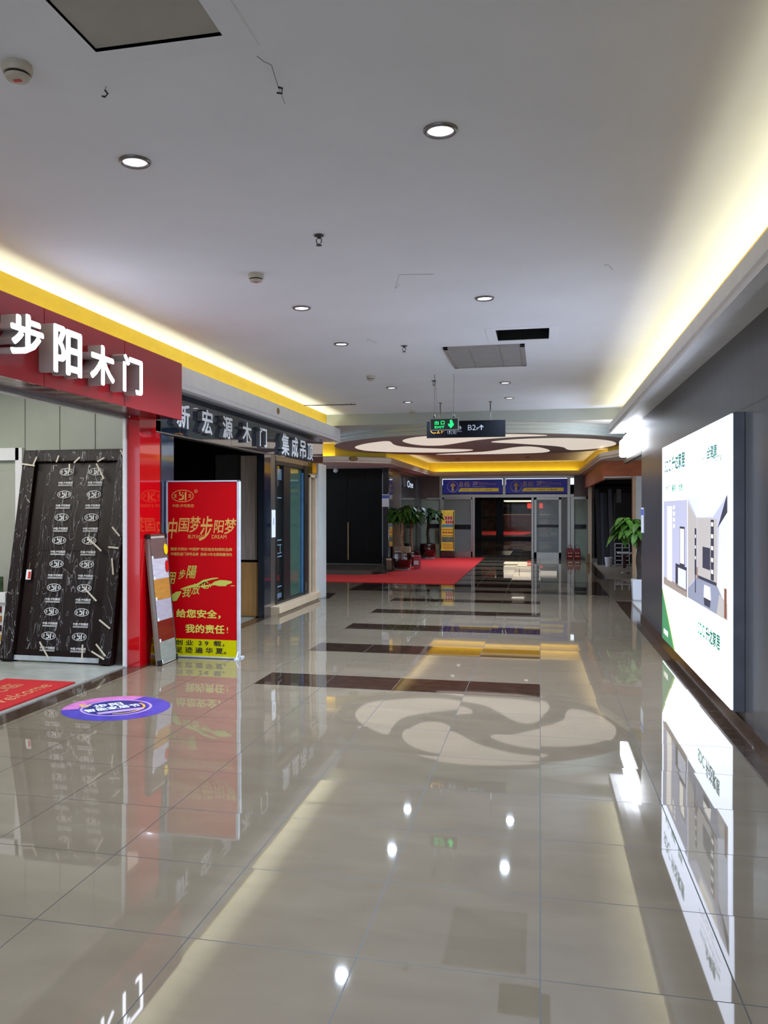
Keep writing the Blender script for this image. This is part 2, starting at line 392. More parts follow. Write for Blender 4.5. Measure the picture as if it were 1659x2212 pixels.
bm = nb(); poly(bm, [(1.285,-6,2.742),(1.285,14.44,2.742),(1.285,14.44,H),(1.285,-6,H)]); struct('wall_right_cove', bm, yellow_p)
# cove lamps: long strips lying in the troughs
COVE = (1.0, .80, .36)
area('cove_lamp_left', (-3.575, 4.4, 2.815), (0, R(180), 0), .05, 20.0, 28, (1,.98,.72), 150)
area('cove_lamp_right', (1.215, 4.2, 2.757), (0, R(180), 0), .05, 20.0, 32, (1,.98,.72), 150)

# right wall (dark veneer) and its end
struct('wall_right', box(1.36, 1.52, -6, 12.42, 0, 2.745), veneer)
struct('baseboard_right', box(1.345, 1.36, -6, 12.42, 0, .06), strip_m)
# wall behind the red and navy shop fronts, above the openings
struct('wall_left', box(-3.95, -3.80, -6, 14.5, 2.37, 2.80), white_p)

# ---------------- first shop on the left (red sign)
struct('floor', box(-9, -3.84, -3, 8.12, -.01, .012), shopfloor_m)
struct('wall_back', box(-9, -3.84, 8.12, 8.22, 0, 2.9), panel_wall)
struct('wall_far_left', box(-9.1, -9, -3, 12.5, 0, 2.9), grey_wall)
struct('ceiling', box(-9, -3.95, -3, 8.12, 2.9, 2.95), white_p)
bm = nb()
for x in (-5.34,-4.93,-4.52,-4.11,-5.75,-6.16): bx(bm, x-.002, x+.002, 8.112, 8.121, .1, 2.9)
struct('trim_%d' % k, bm, pm('panel_joint', (128,132,122), .6)); k += 1
# pale inner door with its casing at the left edge
bm = nb(); bx(bm, -7.2, -5.38, 8.06, 8.13, 2.02, 2.15); bx(bm, -5.42, -5.34, 8.06, 8.13, 0, 2.15); struct('trim_%d' % k, bm, white_p); k += 1
d = struct('door_1', bev(box(-6.3, -5.44, 8.085, 8.125, .01, 1.90), .006), pm('pale_door', (170,172,162), .4, noise=.01))
# ---------------- second shop on the left (navy sign): dark interior
struct('wall_back', box(-9, -4.1, 12.5, 12.6, 0, 2.9), dark_wall)
struct('floor', box(-9, -3.84, 8.22, 11.3, -.01, .012), conc_m)
struct('ceiling', box(-9, -3.95, 8.22, 12.5, 2.6, 2.66), dark_wall)
bm = nb(); bx(bm, -6.2, -4.6, 11.6, 12.45, 0, 2.15); bx(bm, -8.0,-6.3,11.9,12.45,0,2.35); solid('cabinet', bev(bm, .01), black_p, 'black cabinet block at the back of the dark unlit shop', 'cabinet')

# ================================================================ RED SHOP FRONT
t = thing('shop_sign', 'long glossy red fascia board with big lit white characters', 'sign', (-3.42, 5.4, 2.37))
bm = nb()
for y0, y1 in ((2.4,3.03),(3.036,4.23),(4.236,5.43),(5.436,6.63),(6.636,7.82)):
    bx(bm, -3.445, -3.42, y0, y1, 2.37, 2.925)
part('face_panel', bev(bm, .003), redgloss, t)
bm = nb(); bx(bm, -3.80, -3.445, 2.4, 7.815, 2.39, 2.695); bx(bm, -3.458, -3.445, 2.4, 7.815, 2.695, 2.92); part('sign_box', bm, redgloss, t)
bm = nb()
N = 40
for i in range(N):
    y0 = 2.4+5.4*i/N; y1 = 2.4+5.4*(i+1)/N
    poly(bm, [(-3.79,y0,2.384),(-3.45,y0,2.384-.004*(i%2)),(-3.45,y1,2.384-.004*((i+1)%2)),(-3.79,y1,2.384)])
part('underside', bm, redsoffit, t, label='dark red wrinkled film under the sign')
bm = nb(); bx(bm, -3.83, -3.795, 2.4, 7.45, 2.355, 2.39); part('edge_trim', bm, steel, t)
for ch, y0, y1, z0, z1 in (('步',4.86,5.24,2.50,2.79),('阳',5.36,5.74,2.46,2.80),('木',5.86,6.24,2.46,2.77),('门',6.38,6.73,2.46,2.77)):
    text('letter', ch, (-3.42, (y0+y1)/2, (z0+z1)/2), y1-y0, z1-z0, '+X', [letter_side, letter_face], t, bold=.03, depth=.115, face_index=True)
# red pillar
t = thing('pillar', 'glossy bright red square pillar between the two left shops', 'pillar', (-3.74, 7.66, 0))
part('shaft', bev(box(-3.83, -3.70, 7.48, 7.94, 0, 2.385), .004), redpillar, t)
part('edge_strip', box(-3.862, -3.832, 7.45, 7.49, 0, 2.36), white_p, t, label='white aluminium edge strip')
part('corner_joint', box(-3.702, -3.696, 7.93, 7.95, 0, 2.38), black_m, t)
# wrapped door, leaning back on the wall
DW, DH = 1.19, 2.14
dt = thing('packaged_door', 'dark brown security door still in its frame, wrapped in clear film', 'door', (-4.57, 7.45, .012))
ang = math.atan2(.50, 2.14)
def dl(u, v, w=0.):     # u across, v up the leaf, w out of the leaf towards the corridor
    return Vector((-5.16+u-.018*v, 7.45+v*math.sin(ang)-w*math.cos(ang), .014+v*math.cos(ang)+w*math.sin(ang)))
def dbox(bm, u0, u1, v0, v1, w0, w1):
    v = [bm.verts.new(dl(u,b,c)) for u in (u0,u1) for b in (v0,v1) for c in (w0,w1)]
    for f in ((0,1,3,2),(4,6,7,5),(0,4,5,1),(2,3,7,6),(0,2,6,4),(1,5,7,3)): bm.faces.new([v[i] for i in f])
    return bm
bm = nb(); dbox(bm, 0, .14, 0, DH, -.06, .05); dbox(bm, DW-.12, DW, 0, DH, -.06, .05); dbox(bm, .14, DW-.12, DH-.12, DH, -.06, .05); bev(bm, .004)
part('door_frame', bm, door_dark, dt)
bm = nb(); dbox(bm, .145, DW-.125, .03, DH-.125, -.05, .0)
lf = part('door_leaf', bev(bm, .004), door_dark, dt)
bm = nb()   # pressed panels and mouldings on the leaf
for (u0,u1,v0,v1) in ((.3,.55,.25,.95),(.65,.9,.25,.95),(.3,.9,1.1,1.85)): dbox(bm, u0, u1, v0, v1, 0, .008)
part('raised_panel', bev(bm, .003), door_dark, lf)
bm = nb()
for v in (.35, 1.15, 1.72): dbox(bm, DW-.135, DW-.12, v, v+.13, 0, .02)
part('hinge', bm, steel, lf)
bm = nb()
for v in (1.02, 1.07, 1.12):
    lathe(bm, [(.012,0),(.014,.004),(.006,.006)], (0,0,0), 10)
bm.free(); bm = nb()
for v in (1.02,1.07,1.12): dbox(bm, .19, .21, v, v+.02, 0, .006)
part('keyhole', bm, black_m, lf)
bm = nb(); dbox(bm, .12, DW-.13, .012, .06, .004, .012); kp = part('bottom_strip', bm, kick_m, dt, label='pale blue protective strip')
# wrinkled film over frame and leaf
def wrap(u0, u1, v0, v1, w, nu, nv, amp, seed):
    rnd = random.Random(seed); bm = nb(); g = []
    for j in range(nv+1):
        row = []
        for i in range(nu+1):
            e = (0 if i in (0, nu) or j in (0, nv) else 1)
            row.append(bm.verts.new(dl(u0+(u1-u0)*i/nu+rnd.uniform(-.004,.004), v0+(v1-v0)*j/nv, w+e*rnd.uniform(0, amp))))
        g.append(row)
    for j in range(nv):
        for i in range(nu): bm.faces.new((g[j][i], g[j][i+1], g[j+1][i+1], g[j+1][i]))
    return bm
part('plastic_film', wrap(.26, .95, .12, 1.99, .012, 26, 60, .012, 1), film, dt, smooth=True)
part('plastic_film', wrap(-.01, .14, .02, DH+.01, .056, 7, 60, .012, 2), film, dt, smooth=True)
part('plastic_film', wrap(DW-.13, DW+.01, .06, DH+.01, .056, 7, 60, .014, 3), film, dt, smooth=True)
part('plastic_film', wrap(.1, DW-.05, DH-.13, DH+.01, .058, 40, 7, .014, 4), film, dt, smooth=True)
# printed emblems on the film: two columns of eight
def emblem(bm, put, cx, cy, w_, h_, t_=.10):
    """oval ring with the 5-and-1 shaped mark; put(x, y) -> point"""
    n = 28; o = []; i_ = []
    for q in range(n):
        a = 2*math.pi*q/n
        o.append(bm.verts.new(put(cx+w_/2*math.cos(a), cy+h_/2*math.sin(a)))); i_.append(bm.verts.new(put(cx+w_/2*(1-t_*.7)*math.cos(a), cy+h_/2*(1-t_*1.3)*math.sin(a))))
    for q in range(n): bm.faces.new((o[q], o[(q+1)%n], i_[(q+1)%n], i_[q]))
    def st(*p): bm.faces.new([bm.verts.new(put(cx+x*w_, cy+y*h_)) for x, y in p])
    st((-.16,.08),(-.10,.08),(-.10,.36),(-.16,.36))                      # left upright of the 5
    st((-.16,.02),(.02,.02),(.02,.14),(-.16,.14))
    st((-.02,-.14),(.06,-.22),(.06,.08),(.02,.14),(-.02,.10))
    st((-.17,-.34),(.0,-.34),(.06,-.22),(-.02,-.14),(-.04,-.22),(-.17,-.22))
    st((.10,-.36),(.17,-.36),(.17,.36),(.10,.30))                        # the 1
    st((-.03,.24),(.02,.20),(.04,.28),(-.01,.32))
    for sx in (-.33, .33):
        for yy in (-.12, 0, .12): st((sx-.06,yy-.025),(sx+.06,yy-.025),(sx+.06,yy+.025),(sx-.06,yy+.025))
        st((sx-.015,-.16),(sx+.015,-.16),(sx+.015,.16),(sx-.015,.16))
bm = nb()
axu = (dl(0,1)-dl(0,0)).normalized(); axr = Vector((1,0,0)); 
for cu_ in (.50, .83):
    for r_ in range(8):
        v = 1.91-.2365*r_; uu = cu_
        emblem(bm, lambda x, y: dl(x, y, .027), uu, v, .155, .078)
        if r_ == 0 and cu_ == .50: tm = None
        glyphs(bm, '中国·步阳集团', dl(uu, v-.115, .027), .16, .024, (axr, axu), bold=.02, res=1)
        for yy in (-.138, -.147):
            bm.faces.new([bm.verts.new(dl(uu+a, v+yy+b, .027)) for a, b in ((-.08,0),(.08,0),(.08,.004),(-.08,.004))])
me = bpy.data.meshes.new('film_print'); bmesh.ops.translate(bm, verts=bm.verts[:], vec=-dt.location); bm.to_mesh(me); bm.free(); me.materials.append(print_white)
o = bpy.data.objects.new('film_print', me); C.objects.link(o); o.parent = dt; o['label'] = 'white oval emblems printed on the film'
# cream tape pieces
def tp(u0, v0, u1, v1, wd=.016, w=.074):
    bm = nb(); d_ = Vector((u1-u0, v1-v0)).normalized(); n_ = Vector((-d_.y, d_.x))*wd/2
    q = [bm.verts.new(dl(a+s*n_.x, b+s*n_.y, w)) for a, b, s in ((u0,v0,1),(u1,v1,1),(u1,v1,-1),(u0,v0,-1))]; f = bm.faces.new(q)
    r = bmesh.ops.extrude_face_region(bm, geom=[f]); nn = dl(0,0,.002)-dl(0,0,0)
    bmesh.ops.translate(bm, verts=[v for v in r['geom'] if isinstance(v, bmesh.types.BMVert)], vec=nn)
    part('tape', bm, tape_m, dt)
for a in ((-.01,1.99,.16,1.965),(.14,1.97,.17,2.06),(.40,2.0,.42,2.07),(.60,1.99,.66,2.05),(.86,2.0,.93,2.04),(.85,1.98,.95,1.82),(.55,1.98,.56,1.90),(1.10,2.12,1.20,1.96),
          (.84,1.22,1.00,1.09),(.86,.72,1.0,.60),(1.09,1.33,1.18,1.24),(1.07,1.13,1.18,1.12),(1.12,1.02,1.15,.86),(1.05,.42,1.17,.34),(1.04,.19,1.15,.08),(1.0,.12,1.14,.05),(.44,.19,.56,.03),(.90,.18,.91,.03)):
    tp(*a)
tg = part('hanging_tag', dbox(nb(), .18, .235, .80, .90, .03, .034), white_p2, dt, label='white and red paper tag on a wire')
bm = nb(); dbox(bm, .205, .232, .81, .88, .0341, .0355); part('tag_print', bm, red_mark, tg)
bm = nb(); tube(bm, [dl(.2,.97,.02), dl(.215,.94,.04), dl(.205,.90,.034)], .003); part('tag_wire', bm, bronze_st, tg)
# red welcome mat
t = thing('door_mat', 'red welcome mat with gold lettering on the pale shop floor', 'mat', (-4.20, 6.02, .012))
part('pile', bev(box(-4.54, -3.87, 5.42, 6.62, .012, .026), .006), mat_red, t)
mt = pm('gold_thread', (190,130,90), .6, noise=.1)
FL = (Vector((0,1,0)), Vector((-1,0,0)))
text('lettering', '欢迎光临', (-4.30, 5.98, .0275), .86, .17, FL, mt, t, bold=.0)
text('lettering', 'Welcome', (-4.04, 6.05, .0275), .80, .14, FL, mt, t, bold=.0, shear=.2)
# colour sample stand beside the wrapped door
t = thing('sample_stand', 'white stand of coloured paint samples left of the wrapped door', 'display stand', (-5.6, 7.85, .012))
part('board', bev(box(-5.78, -5.36, 7.86, 7.90, .012, .53), .004), white_p, t)
part('header', bev(box(-5.66, -5.38, 7.83, 7.93, .53, .64), .01), white_p, t)
for i, (c_, nm) in enumerate((((96,14,22),'dark red'),((176,112,44),'orange brown'),((60,14,22),'maroon'),((196,150,60),'ochre'),((92,62,36),'brown'))):
    z = .43-.098*i
    for xx in (-5.72, -5.55): part('swatch', bev(box(xx, xx+.11, 7.848, 7.86, z, z+.065), .002), pm('swatch_%s' % nm.replace(' ','_'), c_, .4), t, label=nm+' swatch')
t = thing('picture_card', 'small green and orange picture card above the paint samples', 'picture', (-5.52, 7.88, .64))
part('card', box(-5.62, -5.44, 7.875, 7.885, .64, .80), pm('card_green', (40,62,34), .5, noise=.3, nscale=20), t)
part('flower_print', box(-5.56, -5.49, 7.8735, 7.875, .69, .76), pm('card_orange', (190,90,50), .5, noise=.2, nscale=40), t)


# ================================================================ SAMPLE BOARDS + RED BANNER
t = thing('sample_board', 'narrow board of wood colour samples leaning on the red pillar', 'sample board', (-3.60, 7.86, 0))
def sb(u, v, w=0.):     # u along Y, v up, w outwards (+X)
    a = math.atan2(.125, 1.24)
    return Vector((-3.560-v*math.sin(a)+w*math.cos(a), 7.59+u*.84, v*math.cos(a)+w*math.sin(a)+.006))
def sbox(bm, u0,u1,v0,v1,w0,w1):
    v = [bm.verts.new(sb(u,b,c)) for u in (u0,u1) for b in (v0,v1) for c in (w0,w1)]
    for f in ((0,1,3,2),(4,6,7,5),(0,4,5,1),(2,3,7,6),(0,2,6,4),(1,5,7,3)): bm.faces.new([v[i] for i in f])
    return bm
part('board', sbox(nb(), 0,.44,0,1.24,.0,.022), pm('board_edge', (178,172,158), .5), t)
for i, (c_, nm) in enumerate((((104,84,78),'brown'),((190,186,194),'pale grey'),((184,128,56),'golden'),((170,166,176),'light grey'),((110,24,18),'red brown'),((140,144,136),'grey green'))):
    v1 = 1.215-.2*i; part('wood_sample', sbox(nb(), .02,.43,v1-.198,v1,.022,.026), pm('sample_%d' % i, c_, .4, noise=.06, nscale=3, stretch=(2,2,14)), t, label=nm+' wood sample')
    part('label_tab', sbox(nb(), .02,.06,v1-.20,v1-.17,.026,.028), white_p2, t)
bm = nb(); sbox(bm, -.012,.0,0,1.24,-.002,.03); sbox(bm, .44,.452,0,1.24,-.002,.03); sbox(bm, 0,.44,1.24,1.255,-.002,.03); part('metal_frame', bm, steel, t)
for u in (-.016,.42):
    for v in (0,1.215): part('corner_cap', sbox(nb(), u,u+.04,v-.004,v+.045,-.004,.033), black_m, t)
bm = nb(); lathe(bm, [(.055,0),(.055,.002)], (0,0,0), 18)
for v in bm.verts: v.co = sb(.40+v.co.x, 1.10+v.co.y, .030+v.co.z)
part('sticker', bm, pm('sticker_yellow', (236,204,20), .4), t, label='round yellow sticker')
bm = nb(); lathe(bm, [(.04,0),(.04,.002)], (0,0,0), 18)
for v in bm.verts: v.co = sb(.39+v.co.x, .93+v.co.y*1.5, .030+v.co.z)
part('sticker', bm, pm('sticker_red', (200,20,24), .4), t, label='oval red sticker')
o = solid('sample_board', sbox(nb(), .0,.42,.0,1.22,-.026,-.006), pm('board_edge_b', (150,142,126), .5), 'second pale sample board, behind the one with wood colours', 'sample board')

t = thing('display_board', 'tall red advertising board with gold writing, beside the red pillar', 'sign', (-3.32, 8.12, 0))
BX0, BX1, BY = -3.71, -2.92, 8.09
part('panel', box(BX0+.015, BX1-.02, BY, BY+.02, .02, 1.775), ban_red, t)
part('yellow_band', box(BX0+.015, BX1-.02, BY-.002, BY+.001, .02, .19), ban_yel, t)
bm = nb(); bx(bm, BX0, BX0+.018, BY-.01, BY+.035, 0, 1.79); bx(bm, BX1-.028, BX1, BY-.01, BY+.035, .02, 1.79); bx(bm, BX0, BX1, BY-.01, BY+.035, 1.775, 1.79); bx(bm, BX0, BX1, BY-.01, BY+.035, .005, .02)
part('frame', bev(bm, .003), pm('pale_frame', (200,204,216), .35, metal=.1), t)
wf = pm('white_foot', (200,204,210), .4)
for x, y0 in ((BX0, -.005), (BX1-.03, -.09)):
    bm = nb(); bx(bm, x, x+.03, BY+y0, BY+.14, 0, .016); tube(bm, [(x+.015,BY+y0+.02,.010),(x+.015,BY+.005,.09)], .008, 6); part('foot', bm, wf, t)
fy = BY-.0025
bm = nb(); emblem(bm, lambda x, y: Vector((x, fy, y)), -3.53, 1.635, .24, .125, .085); part('emblem', bm, gold_p, t, label='gold oval emblem')
def bt(s, x0, x1, z0, z1, m=gold_p, bold=0., shear=0.): return text('lettering', s, ((x0+x1)/2, fy, (z0+z1)/2), x1-x0, z1-z0, '-Y', m, t, bold, shear=shear)
bt('中国·步阳集团', -3.64,-3.41,1.52,1.552); bt('®', -3.405,-3.365,1.665,1.70)
for a in (('中',-3.69,-3.59,1.20,1.41),('国',-3.57,-3.46,1.27,1.41),('梦',-3.45,-3.34,1.265,1.43),('步',-3.34,-3.21,1.18,1.43),('阳',-3.19,-3.09,1.26,1.39),('梦',-3.08,-2.96,1.25,1.41)): bt(*a, bold=.012, shear=.12)
bt('BUYANG', -3.47,-3.29,1.205,1.243); bt('DREAM', -3.215,-3.06,1.205,1.243)
bt('国家文明办“中国梦”项目指定制授权品牌', -3.66,-3.0,1.08,1.113, bold=.015); bt('中国防盗门领导品牌  连续15年全国销量领先', -3.66,-3.0,1.03,1.063, bold=.015)
for a in (('用',-3.69,-3.61,.74,.86),('步',-3.57,-3.50,.79,.89),('陽',-3.48,-3.38,.80,.93),('我',-3.53,-3.44,.61,.72),('放',-3.43,-3.34,.64,.75),('心',-3.33,-3.22,.70,.78)): bt(*a, m=olive_p, bold=.01, shear=.2)
bm = nb()   # brush strokes
def brush(pts): bm.faces.new([bm.verts.new((-3.71+x*.79/785, fy, 1.79-(y-185)*.79/785)) for x, y in pts])
brush([(155,1275),(250,1240),(330,1220),(400,1180),(500,1158),(560,1155),(560,1163),(480,1180),(400,1205),(330,1250),(240,1268),(160,1282)])
brush([(375,1250),(390,1238),(480,1225),(520,1195),(580,1178),(650,1180),(705,1190),(705,1205),(650,1225),(640,1238),(570,1240),(520,1230),(450,1245),(400,1262)])
brush([(50,1375),(65,1335),(110,1305),(160,1298),(165,1310),(140,1355),(115,1395),(80,1402)])
brush([(692,1230),(730,1228),(730,1236),(692,1238)])
bmesh.ops.triangulate(bm, faces=bm.faces[:]); part('brush_stroke', bm, olive_p, t)
bt('给您安全，', -3.60,-3.12,.40,.49, ylw_p, .03); bt('我的责任', -3.50,-3.08,.25,.34, ylw_p, .03); bt('!', -3.055,-3.042,.26,.32, ylw_p)
fy = BY-.0045
bt('创 业  2 9  载，', -3.61,-3.08,.125,.18, blk_p, .015); bt('足 迹 遍 华 夏。', -3.61,-3.06,.05,.11, blk_p, .015)

# floor sticker
t = thing('floor_sticker', 'round purple and pink sticker on the tiled floor near the red mat', 'sticker', (-3.12, 5.92, 0))
cx, cy = -3.12, 5.92
def ell(r, z0, z1, ox=0, oy=0, n=48, ry=None): return lathe(nb(), [(r, z0),(r, z1)], (cx+ox, cy+oy, 0), n)
part('disc', ell(.40, 0.0, .0012), pm('sticker_indigo', (72,62,160), .35, noise=.1, nscale=12), t)
bm = nb(); n = 30
pts = [(cx+.398*math.cos(a), cy+.398*math.sin(a)) for a in [R(85+120*i/n) for i in range(n+1)]]; inn = [(cx+.26*math.cos(a)-.02, cy+.25*math.sin(a)) for a in [R(85+120*i/n) for i in range(n+1)]]
for i in range(n): poly(bm, [(*pts[i],.0016),(*pts[i+1],.0016),(*inn[i+1],.0016),(*inn[i],.0016)])
part('pink_area', bm, pm('sticker_pink', (196,112,176), .35, noise=.12, nscale=14), t)
bm = nb(); poly(bm, [(cx-.33,cy+.03,.002),(cx-.24,cy-.08,.002),(cx-.17,cy+.05,.002)]); part('orange_mark', bm, pm('sticker_orange', (216,168,90), .4), t)
def ringm(r0, r1, a0, a1, z, ox=0., oy=0., n=40):
    bm = nb()
    for i in range(n):
        a, b = R(a0+(a1-a0)*i/n), R(a0+(a1-a0)*(i+1)/n)
        poly(bm, [(cx+ox+r1*math.cos(a),cy+oy+r1*math.sin(a),z),(cx+ox+r1*math.cos(b),cy+oy+r1*math.sin(b),z),(cx+ox+r0*math.cos(b),cy+oy+r0*math.sin(b),z),(cx+ox+r0*math.cos(a),cy+oy+r0*math.sin(a),z)])
    return bm
part('ring', ringm(.245,.265,0,360,.0022), pm('sticker_lilac', (176,150,200), .4), t); part('ring', ringm(.0,.225,0,360,.0022), pm('sticker_deep_blue', (34,40,110), .4, noise=.1, nscale=10), t)
part('ring', ringm(.195,.215,-70,60,.0026), pm('sticker_gold', (210,160,80), .4), t)
S1 = (Vector((.72,.69,0)), Vector((-.69,.72,0)))
text('lettering', '步阳', (cx-.10, cy+.06, .003), .22, .11, S1, white_p2, t, .03); text('lettering', '智能家居节', (cx-.02, cy-.02, .003), .42, .10, S1, white_p2, t, .03)
bm = nb(); u_, v_ = S1; o_ = Vector((cx+.08, cy-.09, .0028)); poly(bm, [o_-u_*.17-v_*.035, o_+u_*.17-v_*.035, o_+u_*.17+v_*.03, o_-u_*.17+v_*.03]); part('band', bm, pm('sticker_band', (176,150,196), .4), t)

# ================================================================ NAVY SHOP FRONT
t = thing('shop_sign', 'dark navy mirror-gloss fascia board with plain white characters', 'sign', (-3.7, 11.2, 2.27))
bm = nb()
for y0, y1 in ((7.83,8.4),(8.405,9.95),(9.955,11.45),(11.455,13.0),(13.005,14.5)): bx(bm, -3.79, -3.70, y0, y1, 2.275, 2.715)
part('face_panel', bev(bm, .002), navy_glass, t)
part('edge_trim', box(-3.80, -3.695, 7.83, 14.5, 2.262, 2.275), steel, t)
for ch, y0, y1, z0, z1 in (('新',8.20,8.54,2.35,2.61),('宏',8.87,9.19,2.34,2.62),('源',9.51,9.84,2.34,2.61),('木',10.20,10.54,2.35,2.61),('门',10.88,11.18,2.34,2.60),('集',11.87,12.25,2.29,2.61),('成',12.38,12.73,2.29,2.60),('吊',12.84,13.18,2.30,2.58),('顶',13.28,13.61,2.29,2.57)):
    text('letter', ch, (-3.70, (y0+y1)/2, (z0+z1)/2), y1-y0, z1-z0, '+X', [letter_shade, letter_plain], t, bold=.022, depth=.055, face_index=True)
t = solid('corner_post', bev(box(-3.80, -3.72, 7.98, 8.30, 0, 2.26), .003), mirror_m, 'blue mirror-clad post just beyond the red pillar', 'post')
t = thing('speaker', 'small round brown disc on the white cornice above the navy sign', 'speaker', (-3.46, 11.1, 2.82))
bm = lathe(nb(), [(.045,0),(.045,.008),(.038,.012),(.0,.012)], (0,0,0), 20, cap=False)
for v in bm.verts: v.co = Vector((-3.461+v.co.z, 11.1+v.co.x, 2.83+v.co.y))
part('disc', bm, pm('bronze_disc', (140,104,40), .4, metal=.4), t)
# inside the opening
solid('door_panel', bev(box(-4.10, -3.86, 11.40, 11.44, .79, 2.25), .003), wood_grey, 'grey wood door panel standing above the golden panel', 'door panel')
solid('door_panel', bev(box(-4.34, -3.75, 11.32, 11.38, .012, .76), .003), wood_gold, 'low golden oak panel at the end of the dark opening', 'door panel')
struct('wall_left', box(-4.5, -3.86, 11.46, 11.53, 0, 2.27), dark_wall)
struct('trim_%d' % k, box(-3.79, -3.70, 11.24, 11.53, 0, 2.27), pm('dark_blue_post', (22,30,44), .12, noise=.02, coat=1.)); k += 1
bm = nb(); bx(bm, -3.77, -3.70, 11.53, 11.75, .12, 2.27); struct('trim_%d' % k, bm, steel); k += 1
t = thing('notice', 'white notice strip taped to the steel post by the glass doors', 'notice', (-3.695, 11.64, 1.1))
part('paper', box(-3.6985, -3.696, 11.56, 11.74, 1.10, 1.49), white_p2, t)
text('lettering', '通知', (-3.6955, 11.65, 1.33), .05, .10, '+X', pm('blue_print', (70,90,170), .5), t)
# glazed display doors
t = thing('sliding_door', 'black framed sliding glass doors in the navy shop window', 'door', (-3.74, 12.6, .13))
bm = nb(); bx(bm, -3.78,-3.69,11.75,11.81,.13,2.2); bx(bm, -3.78,-3.69,11.81,13.5,2.14,2.2); bx(bm,-3.78,-3.69,11.81,13.5,.12,.165); bx(bm,-3.78,-3.68,13.24,13.5,.13,2.2)
part('frame', bev(bm,.003), black_m, t)
bm = nb(); bx(bm,-3.755,-3.70,12.16,12.50,.165,2.14); part('mullion', bm, black_m, t)
g1 = part('glass_panel', box(-3.745,-3.735,11.81,12.16,.165,2.14), pm('black_glass', (14,24,24), .05, noise=.01, coat=1.), t)
bm = nb()
for z in (1.90,1.60+.26,1.02,.92,.78,.70,.42): pass
for z in (1.66, 1.04, .80, .36): bx(bm, -3.735, -3.731, 11.82, 12.15, z, z+.014)
for z in (.97,.85): bx(bm, -3.735,-3.731,11.82,12.15,z,z+.012)
for y in (11.86,12.08): bx(bm, -3.735,-3.731,y,y+.015,.85,.98)
part('inlay_line', bm, pm('pale_blue_line', (120,150,170), .3), g1)
bm = nb(); bx(bm, -3.735,-3.731,11.82,12.15,1.93,2.09); bx(bm, -3.735,-3.731,11.82,12.15,.20,.27); part('clear_band', bm, pm('blue_grey_pane', (90,110,126), .1), g1)
part('glass_panel', box(-3.745,-3.735,12.50,13.24,.165,2.14), tint_glass, t)
part('edge_strip', box(-3.73,-3.70,13.19,13.235,.165,2.08), pm('blue_edge', (70,110,150), .2), t)
part('handle', bev(box(-3.70,-3.67,13.3,13.33,.2,.32),.004), steel, t)
struct('wall_left', box(-4.5,-3.80,11.75,14.3,0,2.27), pm('teal_backing', (70,92,82), .5))
bm = nb(); bx(bm,-3.79,-3.69,11.75,13.5,2.2,2.262); struct('trim_%d' % k, bm, bronze_st); k += 1
bm = nb(); bx(bm,-3.79,-3.62,13.5,13.93,2.08,2.262); struct('trim_%d' % k, bm, pm('yellow_tinted_steel', (150,122,52), .1, metal=.8)); k += 1  # stainless block; the yellow it mirrors is put into its colour
bm = nb(); bx(bm,-3.79,-3.70,13.5,13.95,.12,2.08); struct('trim_%d' % k, bm, brown_gloss); k += 1
bm = nb(); bx(bm,-3.70,-3.66,13.5,13.56,.12,2.06); bx(bm,-3.70,-3.64,13.78,13.83,.12,2.06); bx(bm,-3.70,-3.64,13.5,13.83,2.02,2.08); struct('trim_%d' % k, bm, beige); k += 1
bm = nb(); bx(bm,-3.78,-3.57,11.53,13.86,.03,.125); bx(bm,-3.78,-3.60,11.53,13.86,0,.03); struct('trim_%d' % k, bev(bm,.004), beige); k += 1
struct('wall_left', box(-4.5,-3.60,13.83,14.34,0,2.262), white_tile)
struct('wall_left', box(-9,-4.5,14.2,14.34,0,2.8), white_tile)

# ================================================================ LIGHTBOX ON THE RIGHT WALL
t = thing('lightbox', 'tall glowing white advertising lightbox on the dark right wall', 'lightbox', (1.3, 8.0, .12))
LX = 1.275
bm = nb(); bx(bm, 1.285, 1.36, 6.30, 9.72, .115, 2.165); part('housing', bev(bm,.003), box_frame, t)
part('screen', box(LX, 1.286, 6.315, 9.71, .125, 2.155), box_white, t)
def lq(name, pts, mat, lay=1, label=None, par=None):
    bm = nb(); x = LX-.0012*lay; poly(bm, [(x, y, z) for y, z in pts]); bmesh.ops.triangulate(bm, faces=bm.faces[:])
    return part(name, bm, mat, par or t, label=label)
def rq(name, y0, y1, z0, z1, mat, lay=1, label=None, par=None): return lq(name, [(y0,z0),(y1,z0),(y1,z1),(y0,z1)], mat, lay, label, par)
def lit(n, c_, s=1.): return em('lit_'+n, c_, s*.68)
lg = lit('green', (20,120,92), .9); lgb = lit('bright_green', (10,170,120), .9); lcy = lit('teal', (40,130,120), .9)
LW = lit('wall_lavender', (196,198,226), 1.0); LW2 = lit('wall_pale', (222,226,246), 1.1); LWo = lit('wood', (176,160,152), .8); LF = lit('room_floor', (160,166,190), .8); LD = lit('dark', (70,72,92), .6); LCb = lit('cabinet', (196,190,188), .95); LHi = lit('highlight', (255,250,240), 1.6); LBr = lit('brown', (150,96,70), .7)
